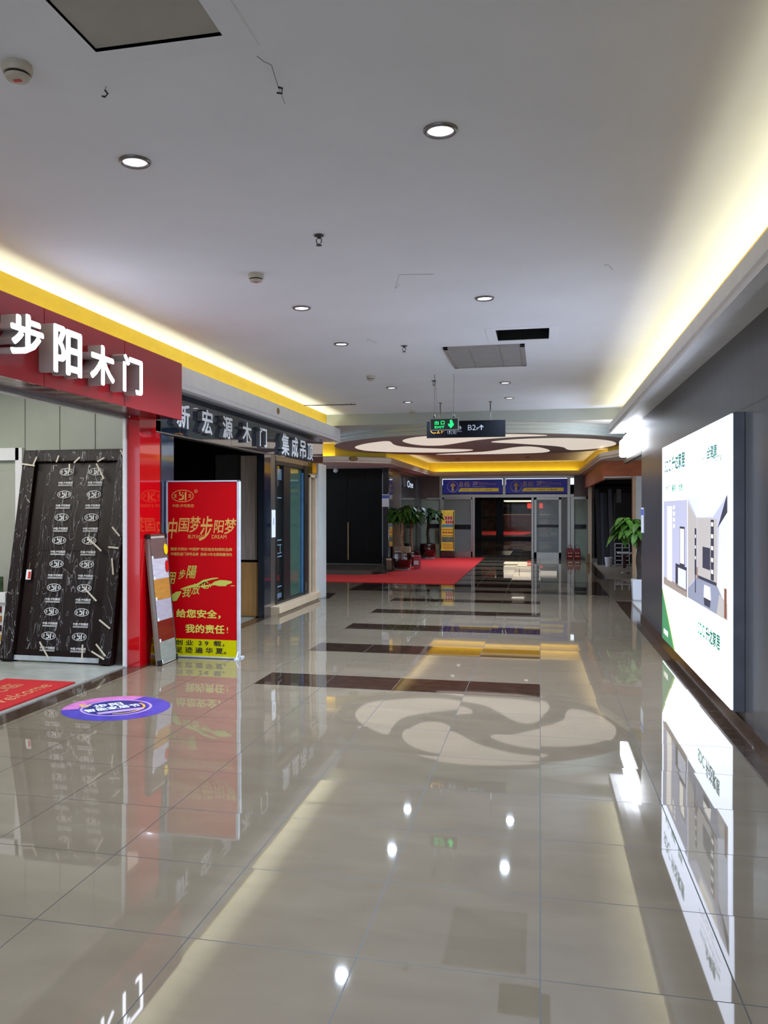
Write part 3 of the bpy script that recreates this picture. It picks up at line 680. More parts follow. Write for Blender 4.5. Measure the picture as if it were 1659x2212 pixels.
# two pictures of rooms
p1 = rq('picture', 8.10, 9.61, .71, 1.585, LW, 1, 'picture of a room with a white door')
rq('picture_floor', 8.10, 9.61, .71, .79, LWo, 2, par=p1); rq('door_print', 9.02, 9.33, .78, 1.53, LHi, 2, par=p1)
rq('cabinet_print', 8.13, 8.78, .76, .98, LD, 2, par=p1); rq('cabinet_print', 8.16, 8.62, .78, .95, LW2, 3, par=p1); rq('mirror_print', 8.24, 8.52, .98, 1.34, LD, 2, par=p1); rq('mirror_print', 8.27, 8.49, 1.0, 1.32, LHi, 3, par=p1)
for z in (1.50,1.44,1.38,1.32): rq('lettering', 8.83, 8.93, z, z+.035, LHi, 2, par=p1)
p2 = rq('picture', 6.42, 8.08, .72, 1.60, LW, 1, 'picture of a pale living room')
lq('ceiling_print', [(8.08,1.60),(6.42,1.60),(6.95,1.44),(7.62,1.43)], LW2, 2, par=p2); lq('lamp_print', [(7.55,1.595),(6.75,1.595),(6.98,1.48),(7.45,1.48)], LHi, 3, par=p2)
lq('wall_print', [(8.08,1.56),(7.62,1.42),(7.62,.95),(8.08,.80)], LCb, 2, par=p2); rq('cabinet_print', 6.78, 7.60, .93, 1.43, LCb, 2, par=p2)
rq('shelf_print', 6.90, 7.02, .96, 1.42, LD, 3, par=p2); 
for z in (1.37,1.28,1.19,1.10,1.01): rq('lamp_print', 6.92, 7.0, z, z+.03, LHi, 4, par=p2)
rq('shelf_print', 7.64, 7.72, .95, 1.34, LD, 3, par=p2)
for z in (1.26,1.17,1.08): rq('lamp_print', 7.66, 7.70, z, z+.025, LHi, 4, par=p2)
rq('screen_print', 7.04, 7.36, 1.03, 1.20, LD, 3, par=p2); rq('bench_print', 6.80, 7.56, .93, .955, LD, 3, par=p2)
lq('floor_print', [(8.08,.80),(7.6,.93),(6.78,.93),(6.42,.80),(6.42,.72),(8.08,.72)], LF, 2, par=p2)
lq('wall_print', [(6.42,1.58),(6.70,1.42),(6.78,.93),(6.42,.80)], LW2, 2, par=p2); lq('frame_print', [(6.44,1.60),(6.42,1.58),(6.42,1.48),(6.76,1.36)], LD, 3, par=p2)
lq('robot_print', [(7.30,.80),(7.28,.90),(7.05,.90),(7.02,.80)], LHi, 4, par=p2); lq('robot_print', [(7.28,.74),(7.30,.80),(7.02,.80),(7.05,.74)], LD, 4, par=p2)
lq('sofa_print', [(6.80,.72),(6.70,.88),(6.42,.84),(6.42,.72)], LCb, 3, par=p2); rq('vase_print', 6.44, 6.52, .73, .94, LBr, 4, par=p2)
rq('chair_print', 7.66, 7.70, .80, .98, LD, 4, par=p2); rq('chair_print', 7.58, 7.62, .92, 1.02, LBr, 4, par=p2)
lq('green_corner', [(9.71,.125),(9.71,.64),(8.88,.125)], lit('corner_green', (70,150,100), .9), 1, 'green triangular corner')
lq('lime_edge', [(9.71,.64),(9.71,.675),(8.80,.125),(8.88,.125)], lit('lime', (170,216,90), .9), 2)
def lt(s, y0, y1, z0, z1, m, bold=0., lay=3): return text('lettering', s, (LX-.0012*lay, (y0+y1)/2, (z0+z1)/2), abs(y1-y0), z1-z0, '-X', m, t, bold)
lt('SDC', 9.50, 9.08, 1.88, 2.0, lcy, .02); lt('升达家居', 9.00, 8.22, 1.88, 2.03, lcy, .04)
lt('木门', 9.42, 9.14, 1.68, 1.745, lgb, .03); lt('橱柜', 9.0, 8.74, 1.67, 1.745, lgb, .03); lt('地板', 8.58, 8.33, 1.67, 1.745, lgb, .03)
lt('升达', 7.42, 7.14, 1.87, 1.935, lcy); lt('全健康', 7.18, 6.78, 1.89, 1.99, lcy, .03); lt('Home', 6.92, 6.62, 1.855, 1.915, lcy, .01)
LG2 = lit('faint_grey', (205,205,214), .95)
lt('升达全健康家居', 7.38, 6.60, 1.805, 1.835, LG2); lt('健康生活 从家开始', 7.5, 6.6, 1.735, 1.76, LG2); lt('全屋定制', 7.3, 6.85, 1.69, 1.715, LG2)
lt('SDC', 7.56, 7.27, .475, .575, lgb, .02); lt('升达家居', 7.22, 6.67, .465, .585, lg, .04); lt('升达家居', 9.58, 9.28, .19, .25, LHi, .04)
# paper notice at the far end of the right wall
t = thing('notice', 'white paper with blue heading at the far end of the dark right wall', 'notice', (1.35, 12.3, 1.3))
part('paper', box(1.352, 1.359, 12.12, 12.40, 1.18, 1.52), white_p2, t); part('heading', box(1.3505, 1.352, 12.12, 12.40, 1.42, 1.50), pm('blue_heading', (90,110,200), .5), t)

# ================================================================ LIT SIGN IN THE RIGHT RECESS
t = thing('illuminated_sign', 'dazzling white illuminated letter sign beyond the dark wall', 'sign', (1.32, 13.4, 2.30))
lit_sign = em('sign_glare_white', (240,245,255), 7.)
part('back_board', box(1.40, 1.50, 12.45, 15.0, 2.30, 2.72), pm('sign_back', (170,172,184), .4), t)
for y0, y1, z0, z1 in ((12.55,13.02,2.36,2.64),(13.10,13.60,2.38,2.66),(13.70,14.20,2.38,2.66),(14.28,14.90,2.36,2.64)):
    bm = nb(); bx(bm, 1.28, 1.40, y0, y1, z0, z1); part('letter', bev(bm, .03, 3), lit_sign, t)
part('lower_rail', box(1.36, 1.42, 12.45, 15.0, 2.26, 2.32), black_m, t)
struct('trim_%d' % k, box(1.40, 4.5, 12.42, 15.0, 2.72, 2.80), white_p); k += 1
bm = nb(); bx(bm, 1.30, 4.5, 14.2, 14.26, 2.72, 2.95); struct('trim_%d' % k, bm, cream_p); k += 1
struct('floor', box(1.42, 5, 12.45, 14.25, 0, .03), pm('pale_tile', (180,178,172), .2, noise=.02))
area('sign_glow', (1.26, 13.7, 2.5), (0, R(-90), 0), .28, 2.3, 22, (.86,.92,1))

# ================================================================ DISC CEILING FEATURE
t = thing('ceiling_disc', 'large round ceiling drop with four swirling lit white petals', 'ceiling feature', (-1.15, 17.4, 2.77))
bm = lathe(nb(), [(0.01,2.77),(2.96,2.77)], (-1.15,17.4,0), 96, cap=False); part('underside', bm, disc_m, t)
bm = lathe(nb(), [(2.96,2.77),(2.96,2.835),(2.99,2.84),(2.99,2.90),(3.02,2.905),(3.02,2.95)], (-1.15,17.4,0), 96, cap=False); part('rim', bm, disc_side, t, smooth=False)
PET = {'A': [(-2.84,.5),(-2.74,1.05),(-2.35,1.5),(-1.72,1.82),(-1.1,1.86),(-.66,1.6),(-.50,1.22),(-.75,.98),(-1.28,.66),(-1.62,.34),(-1.84,-.07),(-1.90,-.6),(-1.86,-1.44),(-2.2,-1.19),(-2.55,-.68),(-2.79,-.09)],
       'B': [(-1.45,2.62),(-.81,2.2),(-.3,1.9),(.07,1.3),(.34,.75),(.62,.5),(.85,.75),(1.04,1.4),(1.10,2.0),(.95,2.45),(.5,2.66),(-.1,2.74),(-.8,2.74)],
       'C': [(.0,-.80),(.4,-.42),(.86,.1),(1.2,.5),(1.38,.95),(1.44,1.45),(1.58,1.78),(1.91,1.6),(2.23,.97),(2.34,.27),(2.2,-.51),(1.84,-1.10),(1.29,-1.45),(.7,-1.45),(.25,-1.2)],
       'D': [(-1.60,-1.38),(-1.55,-.75),(-1.36,-.26),(-1.05,-.18),(-.79,-.5),(-.49,-.97),(-.22,-1.38),(.12,-1.68),(.52,-1.90),(1.0,-2.02),(.86,-2.24),(.4,-2.46),(-.2,-2.58),(-.78,-2.50),(-1.2,-2.25),(-1.47,-1.85)]}
def smoothp(P, n=5):
    o = []; m = len(P)
    for i in range(m):
        p0, p1, p2, p3 = [Vector(P[(i+q)%m]) for q in (-1,0,1,2)]
        for s in range(n):
            u = s/n; o.append(.5*((2*p1)+(-p0+p2)*u+(2*p0-5*p1+4*p2-p3)*u*u+(-p0+3*p1-3*p2+p3)*u**3))
    return o
for key in 'ABCD':
    bm = nb(); P = smoothp(PET[key]); f = poly(bm, [(-.9+p.x, 17.2+p.y, 2.766) for p in P])
    r = bmesh.ops.extrude_face_region(bm, geom=[f]); bmesh.ops.translate(bm, verts=[v for v in r['geom'] if isinstance(v, bmesh.types.BMVert)], vec=(0,0,.01))
    bmesh.ops.triangulate(bm, faces=[q for q in bm.faces if len(q.verts) > 4]); part('petal', bm, petal_m, t, label='lit cream petal panel')

# junction cornice, yellow band and soffits
PL = [(-9,18.2),(-4.35,18.2),(-3.30,19.1),(-3.24,26.55),(1.12,26.55),(1.22,18.4),(1.62,17.0),(8,17.0)]
bm = sweep(nb(), PL, [(1.2,2.53),(0,2.53),(0,2.57),(-.02,2.58),(-.02,2.655),(.0,2.665),(.03,2.665),(.03,2.60),(.15,2.60)]); struct('trim_%d' % k, bm, cream_p); k += 1
bm = sweep(nb(), PL, [(.15,2.60),(.15,2.955)]); struct('wall_far_cove', bm, yellow_p)
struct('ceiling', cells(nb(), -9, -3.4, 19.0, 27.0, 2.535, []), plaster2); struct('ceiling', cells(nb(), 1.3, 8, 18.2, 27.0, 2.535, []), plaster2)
t = thing('speaker', 'small round dark disc on the far cornice above the black storefront', 'speaker', (-3.9, 18.5, 2.6))
bm = lathe(nb(), [(.11,0),(.11,.01),(.09,.016),(.0,.016)], (0,0,0), 20, cap=False)
for v in bm.verts: v.co = Vector((-4.02+v.co.x*.76+v.co.z, 18.46+v.co.x*.65-v.co.z, 2.615+v.co.y*.45))
part('disc', bm, pm('bronze_disc_b', (110,84,30), .4, metal=.4), t)
# cove lamps of the junction
area('cove_lamp_far', (-1.05, 26.62, 2.63), (0, R(180), 0), 4.3, .05, 6.5, (1,.84,.46))
area('cove_lamp_far', (-3.32, 23, 2.63), (0, R(180), 0), .05, 7.2, 8, (1,.84,.46))
area('cove_lamp_far', (1.26, 22.5, 2.63), (0, R(180), 0), .05, 7.8, 8, (1,.84,.46))
area('cove_lamp_far', (-6.0, 18.27, 2.63), (0, R(180), 0), 3.2, .05, 6, (1,.84,.46))

# ================================================================ BLACK STOREFRONT, LEFT BEHIND THE CORNER
struct('floor', box(-9, -3.75, 19.2, 21.4, 0, .10), pm('grey_step', (86,80,72), .3, noise=.03))
inlay([(-3.75,19.2),(-3.55,19.5),(-3.60,20.2),(-3.75,20.2)], pm('grey_step_edge', (86,80,72), .3), .06)
bm = nb()
for x0, x1 in ((-9,-7.8),(-7.78,-6.4),(-6.38,-4.77),(-4.75,-4.29),(-4.27,-3.84)): bx(bm, x0, x1, 21.2, 21.25, .13, 2.53)
struct('wall_storefront', bev(bm, .002), black_p); struct('wall_storefront', box(-9,-3.84,21.252,21.3,.10,2.53), black_m)
struct('trim_%d' % k, box(-9,-3.84,21.18,21.22,.10,.13), dark_steel); k += 1
t = thing('pull_handle', 'long slim brass pull handle on the black storefront doors', 'handle', (-4.73, 21.14, .22))
part('bar', bev(box(-4.745,-4.715,21.12,21.15,.22,1.17), .004), bronze_st, t)
bm = nb(); bx(bm,-4.74,-4.72,21.15,21.2,.30,.33); bx(bm,-4.74,-4.72,21.15,21.2,1.06,1.09); part('bracket', bm, bronze_st, t)
struct('wall_storefront', bev(box(-3.84,-3.66,21.0,21.5,.0,2.53), .02), pm('navy_gloss_corner', (18,24,36), .1, coat=1., noise=.02))
t = thing('notice', 'white paper with blue heading on the corner of the black storefront', 'notice', (-3.74, 20.99, 1.57))
part('paper', box(-3.84,-3.66,20.985,20.992,1.56,1.87), white_p2, t); part('heading', box(-3.84,-3.66,20.982,20.985,1.77,1.85), pm('blue_heading_b', (90,110,190), .5), t)
t = thing('security_camera', 'small white dome camera above the black storefront doors', 'camera', (-5.05, 21.1, 2.42))
part('dome', lathe(nb(), [(.005,0),(.05,.02),(.065,.07),(.05,.10)], (-5.05,21.1,2.42), 16), white_p2, t, smooth=True); part('mount', lathe(nb(), [(.03,.10),(.03,.12)], (-5.05,21.1,2.42), 12), white_p2, t)
struct('wall_left_far', box(-3.80,-3.66,21.5,22.75,0,2.53), pm('brown_stone', (84,74,64), .3, noise=.06))
struct('wall_left_far', box(-3.80,-3.68,22.75,25.9,0,2.45), pm('black_shopfront', (10,12,14), .12, noise=.03, coat=.6))
struct('trim_%d' % k, box(-3.70,-3.64,22.75,25.9,2.45,2.53), bronze_st); k += 1
t = thing('shop_sign', 'small white lettering sign on the second black storefront', 'sign', (-3.66, 24.3, 2.2))
part('base', box(-3.68,-3.672,23.2,25.6,2.08,2.42), black_p, t)
text('lettering', 'B.', (-3.671, 23.62, 2.25), .36, .24, '+X', pm('dim_white_letter', (120,110,110), .5), t); text('lettering', 'One', (-3.671, 24.62, 2.22), 1.15, .20, '+X', em('lit_letter_small', (200,215,235), .6), t, .02)
struct('wall_left_far', box(-3.80,-3.66,25.9,26.95,0,2.53), pm('blue_grey_stone', (84,84,84), .25, noise=.05))
def prism_(pts, z0, z1):
    bm = nb(); a = [bm.verts.new((x,y,z0)) for x, y in pts]; b = [bm.verts.new((x,y,z1)) for x, y in pts]
    for i in range(len(pts)): bm.faces.new((a[i], a[(i+1)%len(pts)], b[(i+1)%len(pts)], b[i]))
    bm.faces.new(a[::-1]); bm.faces.new(b); return bm
# red carpet
o = solid('carpet', nb() if False else sweep(nb(), [(0,0),(1,0)], [(0,0),(0,1)]), carpet, 'bright red L-shaped carpet runner lying on the far corridor floor', 'carpet')
bm = nb(); f = poly(bm, [(-9,17.3,.004),(-1.67,17.08,.004),(-1.67,26.75,.004),(-3.45,26.75,.004),(-3.45,20.3,.004),(-3.52,19.45,.004),(-4.0,19.0,.004),(-9,19.0,.004)])
r = bmesh.ops.extrude_face_region(bm, geom=[f]); bmesh.ops.translate(bm, verts=[v for v in r['geom'] if isinstance(v, bmesh.types.BMVert)], vec=(0,0,.006))
bmesh.ops.recalc_face_normals(bm, faces=bm.faces[:]); bm.to_mesh(o.data); bm.free(); o.location = (0,0,0)

# ================================================================ PLANTS
def leaflet(bm, p, d, L_, W_, droop, up=Vector((0,0,1))):
    d = d.normalized(); s = d.cross(up)
    if s.length < .1: s = Vector((1,0,0))
    s.normalize(); n_ = 6; prev = None
    for i in range(n_+1):
        u = i/n_; c = p+d*L_*u+Vector((0,0,-droop*L_*u*u)); wd = W_*math.sin(math.pi*min(1, u*.92+.06))**.8*.5 if i < n_ else .001
        row = [bm.verts.new(c+s*wd+Vector((0,0,wd*.25))), bm.verts.new(c), bm.verts.new(c-s*wd+Vector((0,0,wd*.25)))]
        if prev:
            bm.faces.new((prev[0], prev[1], row[1], row[0])); bm.faces.new((prev[1], prev[2], row[2], row[1]))
        prev = row
def foliage(cx, cy, cz, rx, rz, n, L_, W_, seed, nl=6):
    rnd = random.Random(seed); bm = nb(); st = nb()
    for i in range(n):
        a = rnd.uniform(0, 2*math.pi); e = rnd.uniform(-.35, 1.1)
        d = Vector((math.cos(a)*math.cos(e), math.sin(a)*math.cos(e), math.sin(e)))
        q = rnd.uniform(.35, 1.)
        tip = Vector((cx, cy, cz))+Vector((d.x*rx*q, d.y*rx*q, d.z*rz*q+.02))
        tube(st, [(cx, cy, cz-.10), ((cx+tip.x)/2, (cy+tip.y)/2, (cz+tip.z)/2+.05), tip], .004, 5)
        for j in range(nl):
            b = 2*math.pi*j/nl+rnd.uniform(-.2,.2)
            leaflet(bm, tip, Vector((math.cos(b)+d.x*.5, math.sin(b)+d.y*.5, rnd.uniform(-.25,.15))), L_*rnd.uniform(.75,1.15), W_, rnd.uniform(.4,1.0))
    return bm, st
def plant(label, x, y, pot_h, pot_r, trunk_top, cr, cz, n, L_, W_, seed, lm, tm_, trunks, group=None, square=False):
    t = thing('potted_tree', label, 'plant', (x, y, 0), group)
    if square:
        bm = nb()
        v = [bm.verts.new((x+sx*r_, y+sy*r_, z)) for z, r_ in ((0,pot_r*.86),(pot_h,pot_r)) for sx, sy in ((-1,-1),(1,-1),(1,1),(-1,1))]
        for a in range(4): bm.faces.new((v[a], v[(a+1)%4], v[4+(a+1)%4], v[4+a]))
        bm.faces.new(v[:4]); bm.faces.new(v[4:]); part('pot', bev(bm, .008), white_p2, t, label='tall white square pot')
    else:
        part('pot', lathe(nb(), [(pot_r*.6,.015),(pot_r*.78,.03),(pot_r*1.0,pot_h*.55),(pot_r*1.02,pot_h*.85),(pot_r*.92,pot_h*.93),(pot_r*1.02,pot_h),(pot_r*.85,pot_h-.02),(.01,pot_h-.03)], (x,y,0), 28), pot_m, t, smooth=True)
        part('saucer', lathe(nb(), [(pot_r*.7,0),(pot_r*.88,.02),(pot_r*.85,.022)], (x,y,.0), 24), white_p2, t)
        bm = lathe(nb(), [(pot_r*.22,0),(pot_r*.22,.006)], (0,0,0), 14)
        for v in bm.verts: v.co = Vector((x+.2*pot_r+v.co.x*.7, y-pot_r*1.0-v.co.z+.02, pot_h*.62+v.co.y))
        part('emblem', bm, pm('pot_emblem', (150,120,90), .4), t, label='pale round emblem on the pot')
    for (tx, ty, r0) in trunks:
        pts = [(x+tx*(1-i/8*.4)+.012*math.sin(i*1.3), y+ty+.01*math.cos(i), pot_h-.05+(trunk_top-pot_h+.05)*i/8) for i in range(9)]
        part('trunk', tube(nb(), pts, r0, 10, r0*.75), tm_, t, smooth=True)
    fb, sb_ = foliage(x, y, cz, cr, cr*.62, n, L_, W_, seed)
    for b_ in (fb, sb_):
        for v in b_.verts:
            if x < 0: v.co.x = max(v.co.x, -3.62)
    part('foliage', fb, lm, t, smooth=True); part('stem', sb_, lm, t)
    if x < 0: t.location.z = .0105
    return t
plant('leafy money tree in a maroon glazed pot, nearest of the far left plants', -3.30, 20.8, .42, .23, 1.25, .42, 1.32, 46, .24, .10, 3, leaf_m, trunk_m, [(0,0,.042)])
plant('money tree half hidden behind the nearer maroon potted one', -3.30, 22.2, .40, .22, 1.25, .40, 1.36, 34, .24, .10, 5, leaf_m3, trunk_m, [(.02,0,.04)])
plant('dark leafy tree in a maroon pot beside the yellow poster stand', -3.28, 25.6, .46, .24, 1.20, .42, 1.32, 38, .26, .09, 8, leaf_m3, trunk_d, [(0,0,.05)])
plant('bright green money tree in a white square pot at the right recess', 1.60, 14.95, .34, .12, 1.1, .44, 1.16, 34, .26, .11, 13, leaf_m2, trunk_d, [(.0,0,.05)], square=True)
# boxes round the pots
t = thing('carton', 'cream carton behind the nearest maroon pot', 'box', (-3.42, 21.6, 0.011)); part('box', bev(box(-3.62,-3.22,21.45,21.75,.011,.55), .006), cardboard, t); part('printed_label', box(-3.60,-3.42,21.444,21.449,.36,.44), white_p2, t)
t = thing('carton', 'small brown box left of the nearest maroon pot', 'box', (-3.58, 21.0, 0)); part('box', bev(box(-3.66,-3.53,20.6,20.73,.011,.30), .006), pm('brown_carton', (96,80,60), .7), t); part('flap', box(-3.66,-3.53,20.596,20.6,.26,.30), cardboard, t)
t = thing('gift_box', 'pink and white carton on the carpet right of the nearest pot', 'box', (-3.0, 21.3, 0)); part('box', bev(box(-3.08,-2.92,21.2,21.4,.01,.34), .01), pm('pink_box', (170,70,80), .6), t); part('printed_label', box(-3.07,-2.95,21.194,21.2,.12,.22), white_p2, t)
solid('paper_bag', bev(box(-3.18,-3.03,26.42,26.55,.011,.42), .008), pm('olive_bag', (110,112,84), .7), 'olive paper bag between the dark potted tree and the poster stand', 'bag')

# yellow poster stand
t = thing('poster_stand', 'yellow poster on a black metal stand before the far glass doors', 'sign', (-2.78, 26.35, 0))
py = 26.30
def ps(x, z): return Vector((-2.98+x, py+.06*z, .10+z))
def pq(name, x0, x1, z0, z1, m, lay=1, label=None):
    bm = nb(); off = Vector((0,-.002*lay,0)); f = poly(bm, [ps(x0,z0)+off, ps(x1,z0)+off, ps(x1,z1)+off, ps(x0,z1)+off]); return part(name, bm, m, t, label)
bm = nb(); bx(bm, -2.985,-2.965,py+.01,py+.03,.0,1.42); bx(bm, -2.60,-2.58,py+.01,py+.03,.0,1.42); bx(bm,-3.0,-2.56,py-.02,py+.25,.0,.03); tube(bm,[(-2.78,py+.1,1.3),(-2.78,py+.3,.02)],.01,6); part('frame', bm, black_m, t)
bm = nb(); v = [bm.verts.new(ps(x,z)+Vector((0,w_,0))) for x in (0,.41) for z in (.12,1.36) for w_ in (0,.012)]
for f in ((0,1,3,2),(4,6,7,5),(0,4,5,1),(2,3,7,6),(0,2,6,4),(1,5,7,3)): bm.faces.new([v[i] for i in f])
part('poster', bm, pm('poster_yellow', (214,176,50), .5, emis=(214,176,50), es=.06), t)
rp = pm('poster_red', (176,40,30), .5, noise=0); pk = pm('poster_white_edge', (214,180,170), .5, noise=0)
pq('title_backing', .12,.36,1.06,1.18,pk); pq('title_backing', .14,.40,.94,1.05,pk)
for i in range(3): pq('title_block', .13+i*.078,.19+i*.078,1.07,1.17,rp,2)
for i in range(4): pq('title_block', .15+i*.064,.20+i*.064,.95,1.04,rp,2)
pq('blue_band', .03,.39,.84,.92,pm('poster_blue', (60,130,160), .5)); pq('text_row', .05,.37,.755,.775,rp)
for i in range(4): pq('text_block', .06+i*.08,.12+i*.08,.65,.70,rp)
pq('text_row', .04,.38,.565,.585,rp); pq('photo', .03,.40,.38,.54,pm('poster_photo', (90,96,80), .5, noise=.4, nscale=30), label='small dim photograph')
for z in (.32,.285,.25,.215,.18): pq('text_row', .06,.37,z,z+.012,rp)
part('lower_sheet', box(-2.97,-2.58,py-.005,py+.005,.04,.18), pm('dark_poster_foot', (70,20,20), .5, noise=.3, nscale=30), t)

t.location.z = .0105

# ================================================================ FAR GLASS ENTRANCE
FY = 26.9
bm = nb(); bx(bm, -3.08,1.0,FY-.06,FY+.06,2.45,2.53); bx(bm,-3.08,1.0,FY-.06,FY+.06,1.86,1.96)
for x in (-3.08,-1.13,.80): bx(bm, x, x+.09, FY-.07, FY+.07, 0 if x != -1.13 else 1.96, 2.53)
struct('trim_%d' % k, bev(bm, .004), steel); k += 1
for i, (x0, lab) in enumerate(((-2.97,'left blue direction board over the far glass doors'),(-1.03,'right blue direction board over the far glass doors'))):
    t = thing('direction_sign', lab, 'sign', (x0+.9, FY-.08, 1.97))
    part('board', box(x0, x0+1.83, FY-.09, FY-.065, 1.985, 2.43), blue_sign, t)
    y = FY-.092; X = lambda f: x0+f*1.83
    bm = nb(); n = 32; c0 = (X(.17), 2.205)
    for q in range(n):
        a, b = 2*math.pi*q/n, 2*math.pi*(q+1)/n
        poly(bm, [(c0[0]+r_*math.cos(w_), y, c0[1]+r_*math.sin(w_)) for r_, w_ in ((.175,a),(.175,b),(.162,b),(.162,a))])
    part('ring', bm, white_p2, t)
    bm = nb(); poly(bm, [(c0[0]+a, y, c0[1]+b) for a, b in ((-.035,-.14),(.035,-.14),(.035,.02),(.08,.0),(.08,.05),(0,.125),(-.08,.05),(-.08,.0),(-.035,.02))]); bmesh.ops.triangulate(bm, faces=bm.faces[:]); part('arrow', bm, cream_pr, t)
    def ft(s, f0, f1, z0, z1, m, b=0.): return text('lettering', s, ((X(f0)+X(f1))/2, y, (z0+z1)/2), X(f1)-X(f0), z1-z0, '-Y', m, t, b)
    ft('B', .285,.345,2.20,2.35,cream_pr,.01); ft('栋', .36,.46,2.19,2.36,cream_pr); ft('2F', .50,.60,2.25,2.36,white_p2,.03)
    ft('Business', .61,.74,2.32,2.345,cream_pr); ft('Distributing', .615,.90,2.25,2.31,cream_pr,.01); ft('中国家居建材集散中心', .50,.74,2.19,2.22,cream_pr)
    bm = nb(); poly(bm, [(X(.26),y,2.05),(X(.94),y,2.05),(X(.94),y,2.155),(X(.30),y,2.155)]); part('yellow_strip', bm, ysign, t)
    y -= .001; 
    for f0, s in ((.30,'家居精品馆'),(.49,'家具生活馆'),(.68,'建材馆')): ft('O '+s, f0, f0+.15, 2.08, 2.125, blk_p)
# side lights and sliding leaves
def leaf(n, x0, x1, z1, fr, y=FY, kick=.18, gm=glass):
    o = struct('door_%d' % n, nb_frame(x0, x1, y, z1, fr, kick), steel)
    part('glass_pane', box(x0+fr, x1-fr, y-.006, y+.006, kick, z1-fr), gm, o); return o
def nb_frame(x0, x1, y, z1, fr, kick):
    bm = nb(); bx(bm,x0,x0+fr,y-.03,y+.03,0,z1); bx(bm,x1-fr,x1,y-.03,y+.03,0,z1); bx(bm,x0,x1,y-.03,y+.03,z1-fr,z1); bx(bm,x0,x1,y-.03,y+.03,.0,kick); return bm
leaf(2, -2.99, -2.05, 1.86, .05); leaf(3, -.18, .62, 1.86, .07)
struct('trim_%d' % k, bev(box(-2.06,-1.98,FY-.06,FY+.06,0,1.86), .01), steel); k += 1
struct('trim_%d' % k, bev(box(-.27,-.19,FY-.06,FY+.06,0,1.86), .01), steel); k += 1
struct('trim_%d' % k, box(.62,.80,FY-.03,FY+.03,0,1.86), dark_steel); k += 1
bm = nb(); bx(bm,-2.95,-2.10,FY-.02,FY+.02,.88,1.02); bx(bm,-.11,.55,FY-.02,FY+.02,.95,1.03); bx(bm,.98,1.36,FY-.04,FY-.01,.92,1.04); bx(bm,-3.45,-3.08,FY-.04,FY-.01,.92,1.04); struct('trim_%d' % k, bm, black_p); k += 1
# stone flanks and glazed flanks
struct('wall_far', box(-3.8,-3.08,FY-.02,FY+.3,1.83,2.53), pm('brown_granite', (96,74,62), .25, noise=.08, nscale=5)); struct('wall_far', box(1.0,1.6,FY-.02,FY+.3,1.83,2.53), pm('brown_granite_b', (96,74,62), .25, noise=.08, nscale=5))
struct('window_1', box(-3.66,-3.10,FY,FY+.02,0,1.83), greengl); struct('window_2', box(.98,1.38,FY,FY+.02,0,1.83), greengl)
bm = nb(); bx(bm,.90,1.0,FY-.05,FY+.05,0,1.9); bx(bm,1.0,1.42,FY-.04,FY+.04,1.80,1.88); bx(bm,1.36,1.42,FY-.04,FY+.04,0,1.88); bx(bm,-3.48,-3.08,FY-.04,FY+.04,1.80,1.86); struct('trim_%d' % k, bm, steel); k += 1
# red bags by the doors
def bag(x, y, lab):
    t = thing('carry_bag', lab, 'bag', (x, y, 0), 'red bags by the far doors')
    bm = nb(); v = [bm.verts.new((x+sx*a, y+sy*b, z)) for z, a, b in ((.004,.09,.07),(.16,.10,.08),(.32,.085,.05)) for sx, sy in ((-1,-1),(1,-1),(1,1),(-1,1))]
    for l in (0,4):
        for a in range(4): bm.faces.new((v[l+a], v[l+(a+1)%4], v[l+4+(a+1)%4], v[l+4+a]))
    bm.faces.new(v[:4]); bm.faces.new(v[8:]); part('body', bev(bm,.012), redbag_m, t)
    part('handle', tube(nb(), [(x-.05,y-.05,.31),(x-.045,y-.05,.40),(x,y-.05,.44),(x+.045,y-.05,.40),(x+.05,y-.05,.31)], .008, 6), redbag_m, t)
    bm = nb(); bx(bm, x-.05, x-.02, y-.082, y-.078, .17, .20); bx(bm, x+.02, x+.05, y-.082, y-.078, .17, .20); bx(bm, x-.06, x+.06, y-.078, y-.074, .08, .10); part('print', bm, cream_pr, t)
    return t
bag(.87, 26.6, 'red carry bag, left of the pair by the far glass doors'); bag(1.08, 26.62, 'red carry bag, right of the pair by the far glass doors')
# vestibule and the corridor behind the doors
struct('ceiling', box(-5,6,27.2,44.5,2.2,2.26), dark_wall); struct('wall_far', box(-3.5,-3.4,27.0,44.5,0,2.2), pm('vestibule_wall', (90,80,70), .4)); struct('wall_far', box(1.5,1.6,27.0,44.5,0,2.2), pm('vestibule_wall_b', (80,74,68), .4))
VY = 44.0
bm = nb()
for x0, x1 in ((-3.4,-2.95),(-2.13,-1.86),(-.35,-.10),(.85,1.5)): bx(bm, x0, x1, VY-.04, VY+.04, 0, 2.2)
bx(bm,-3.4,1.5,VY-.04,VY+.04,2.0,2.2); bx(bm,-3.4,1.5,VY-.05,VY+.05,.0,.05)
struct('trim_%d' % k, bm, black_m); k += 1
for n_, (x0, x1) in enumerate(((-2.95,-2.13),(-1.86,-.35),(-.10,.85))):
    o = struct('door_%d' % (4+n_), nb_frame(x0, x1, VY, 2.0, .05, .12), black_m); part('glass_pane', box(x0+.05,x1-.05,VY-.006,VY+.006,.12,1.95), glass, o)
bm = nb(); bx(bm,-2.9,-2.15,VY-.03,VY+.03,1.06,1.12); bx(bm,-.1,.85,VY-.03,VY+.03,1.0,1.06); struct('trim_%d' % k, bm, black_p); k += 1
solid('floor_mat', box(-1.75,-.95,28.3,31.2,.002,.012), black_p, 'black floor mat just inside the far glass doors', 'mat')
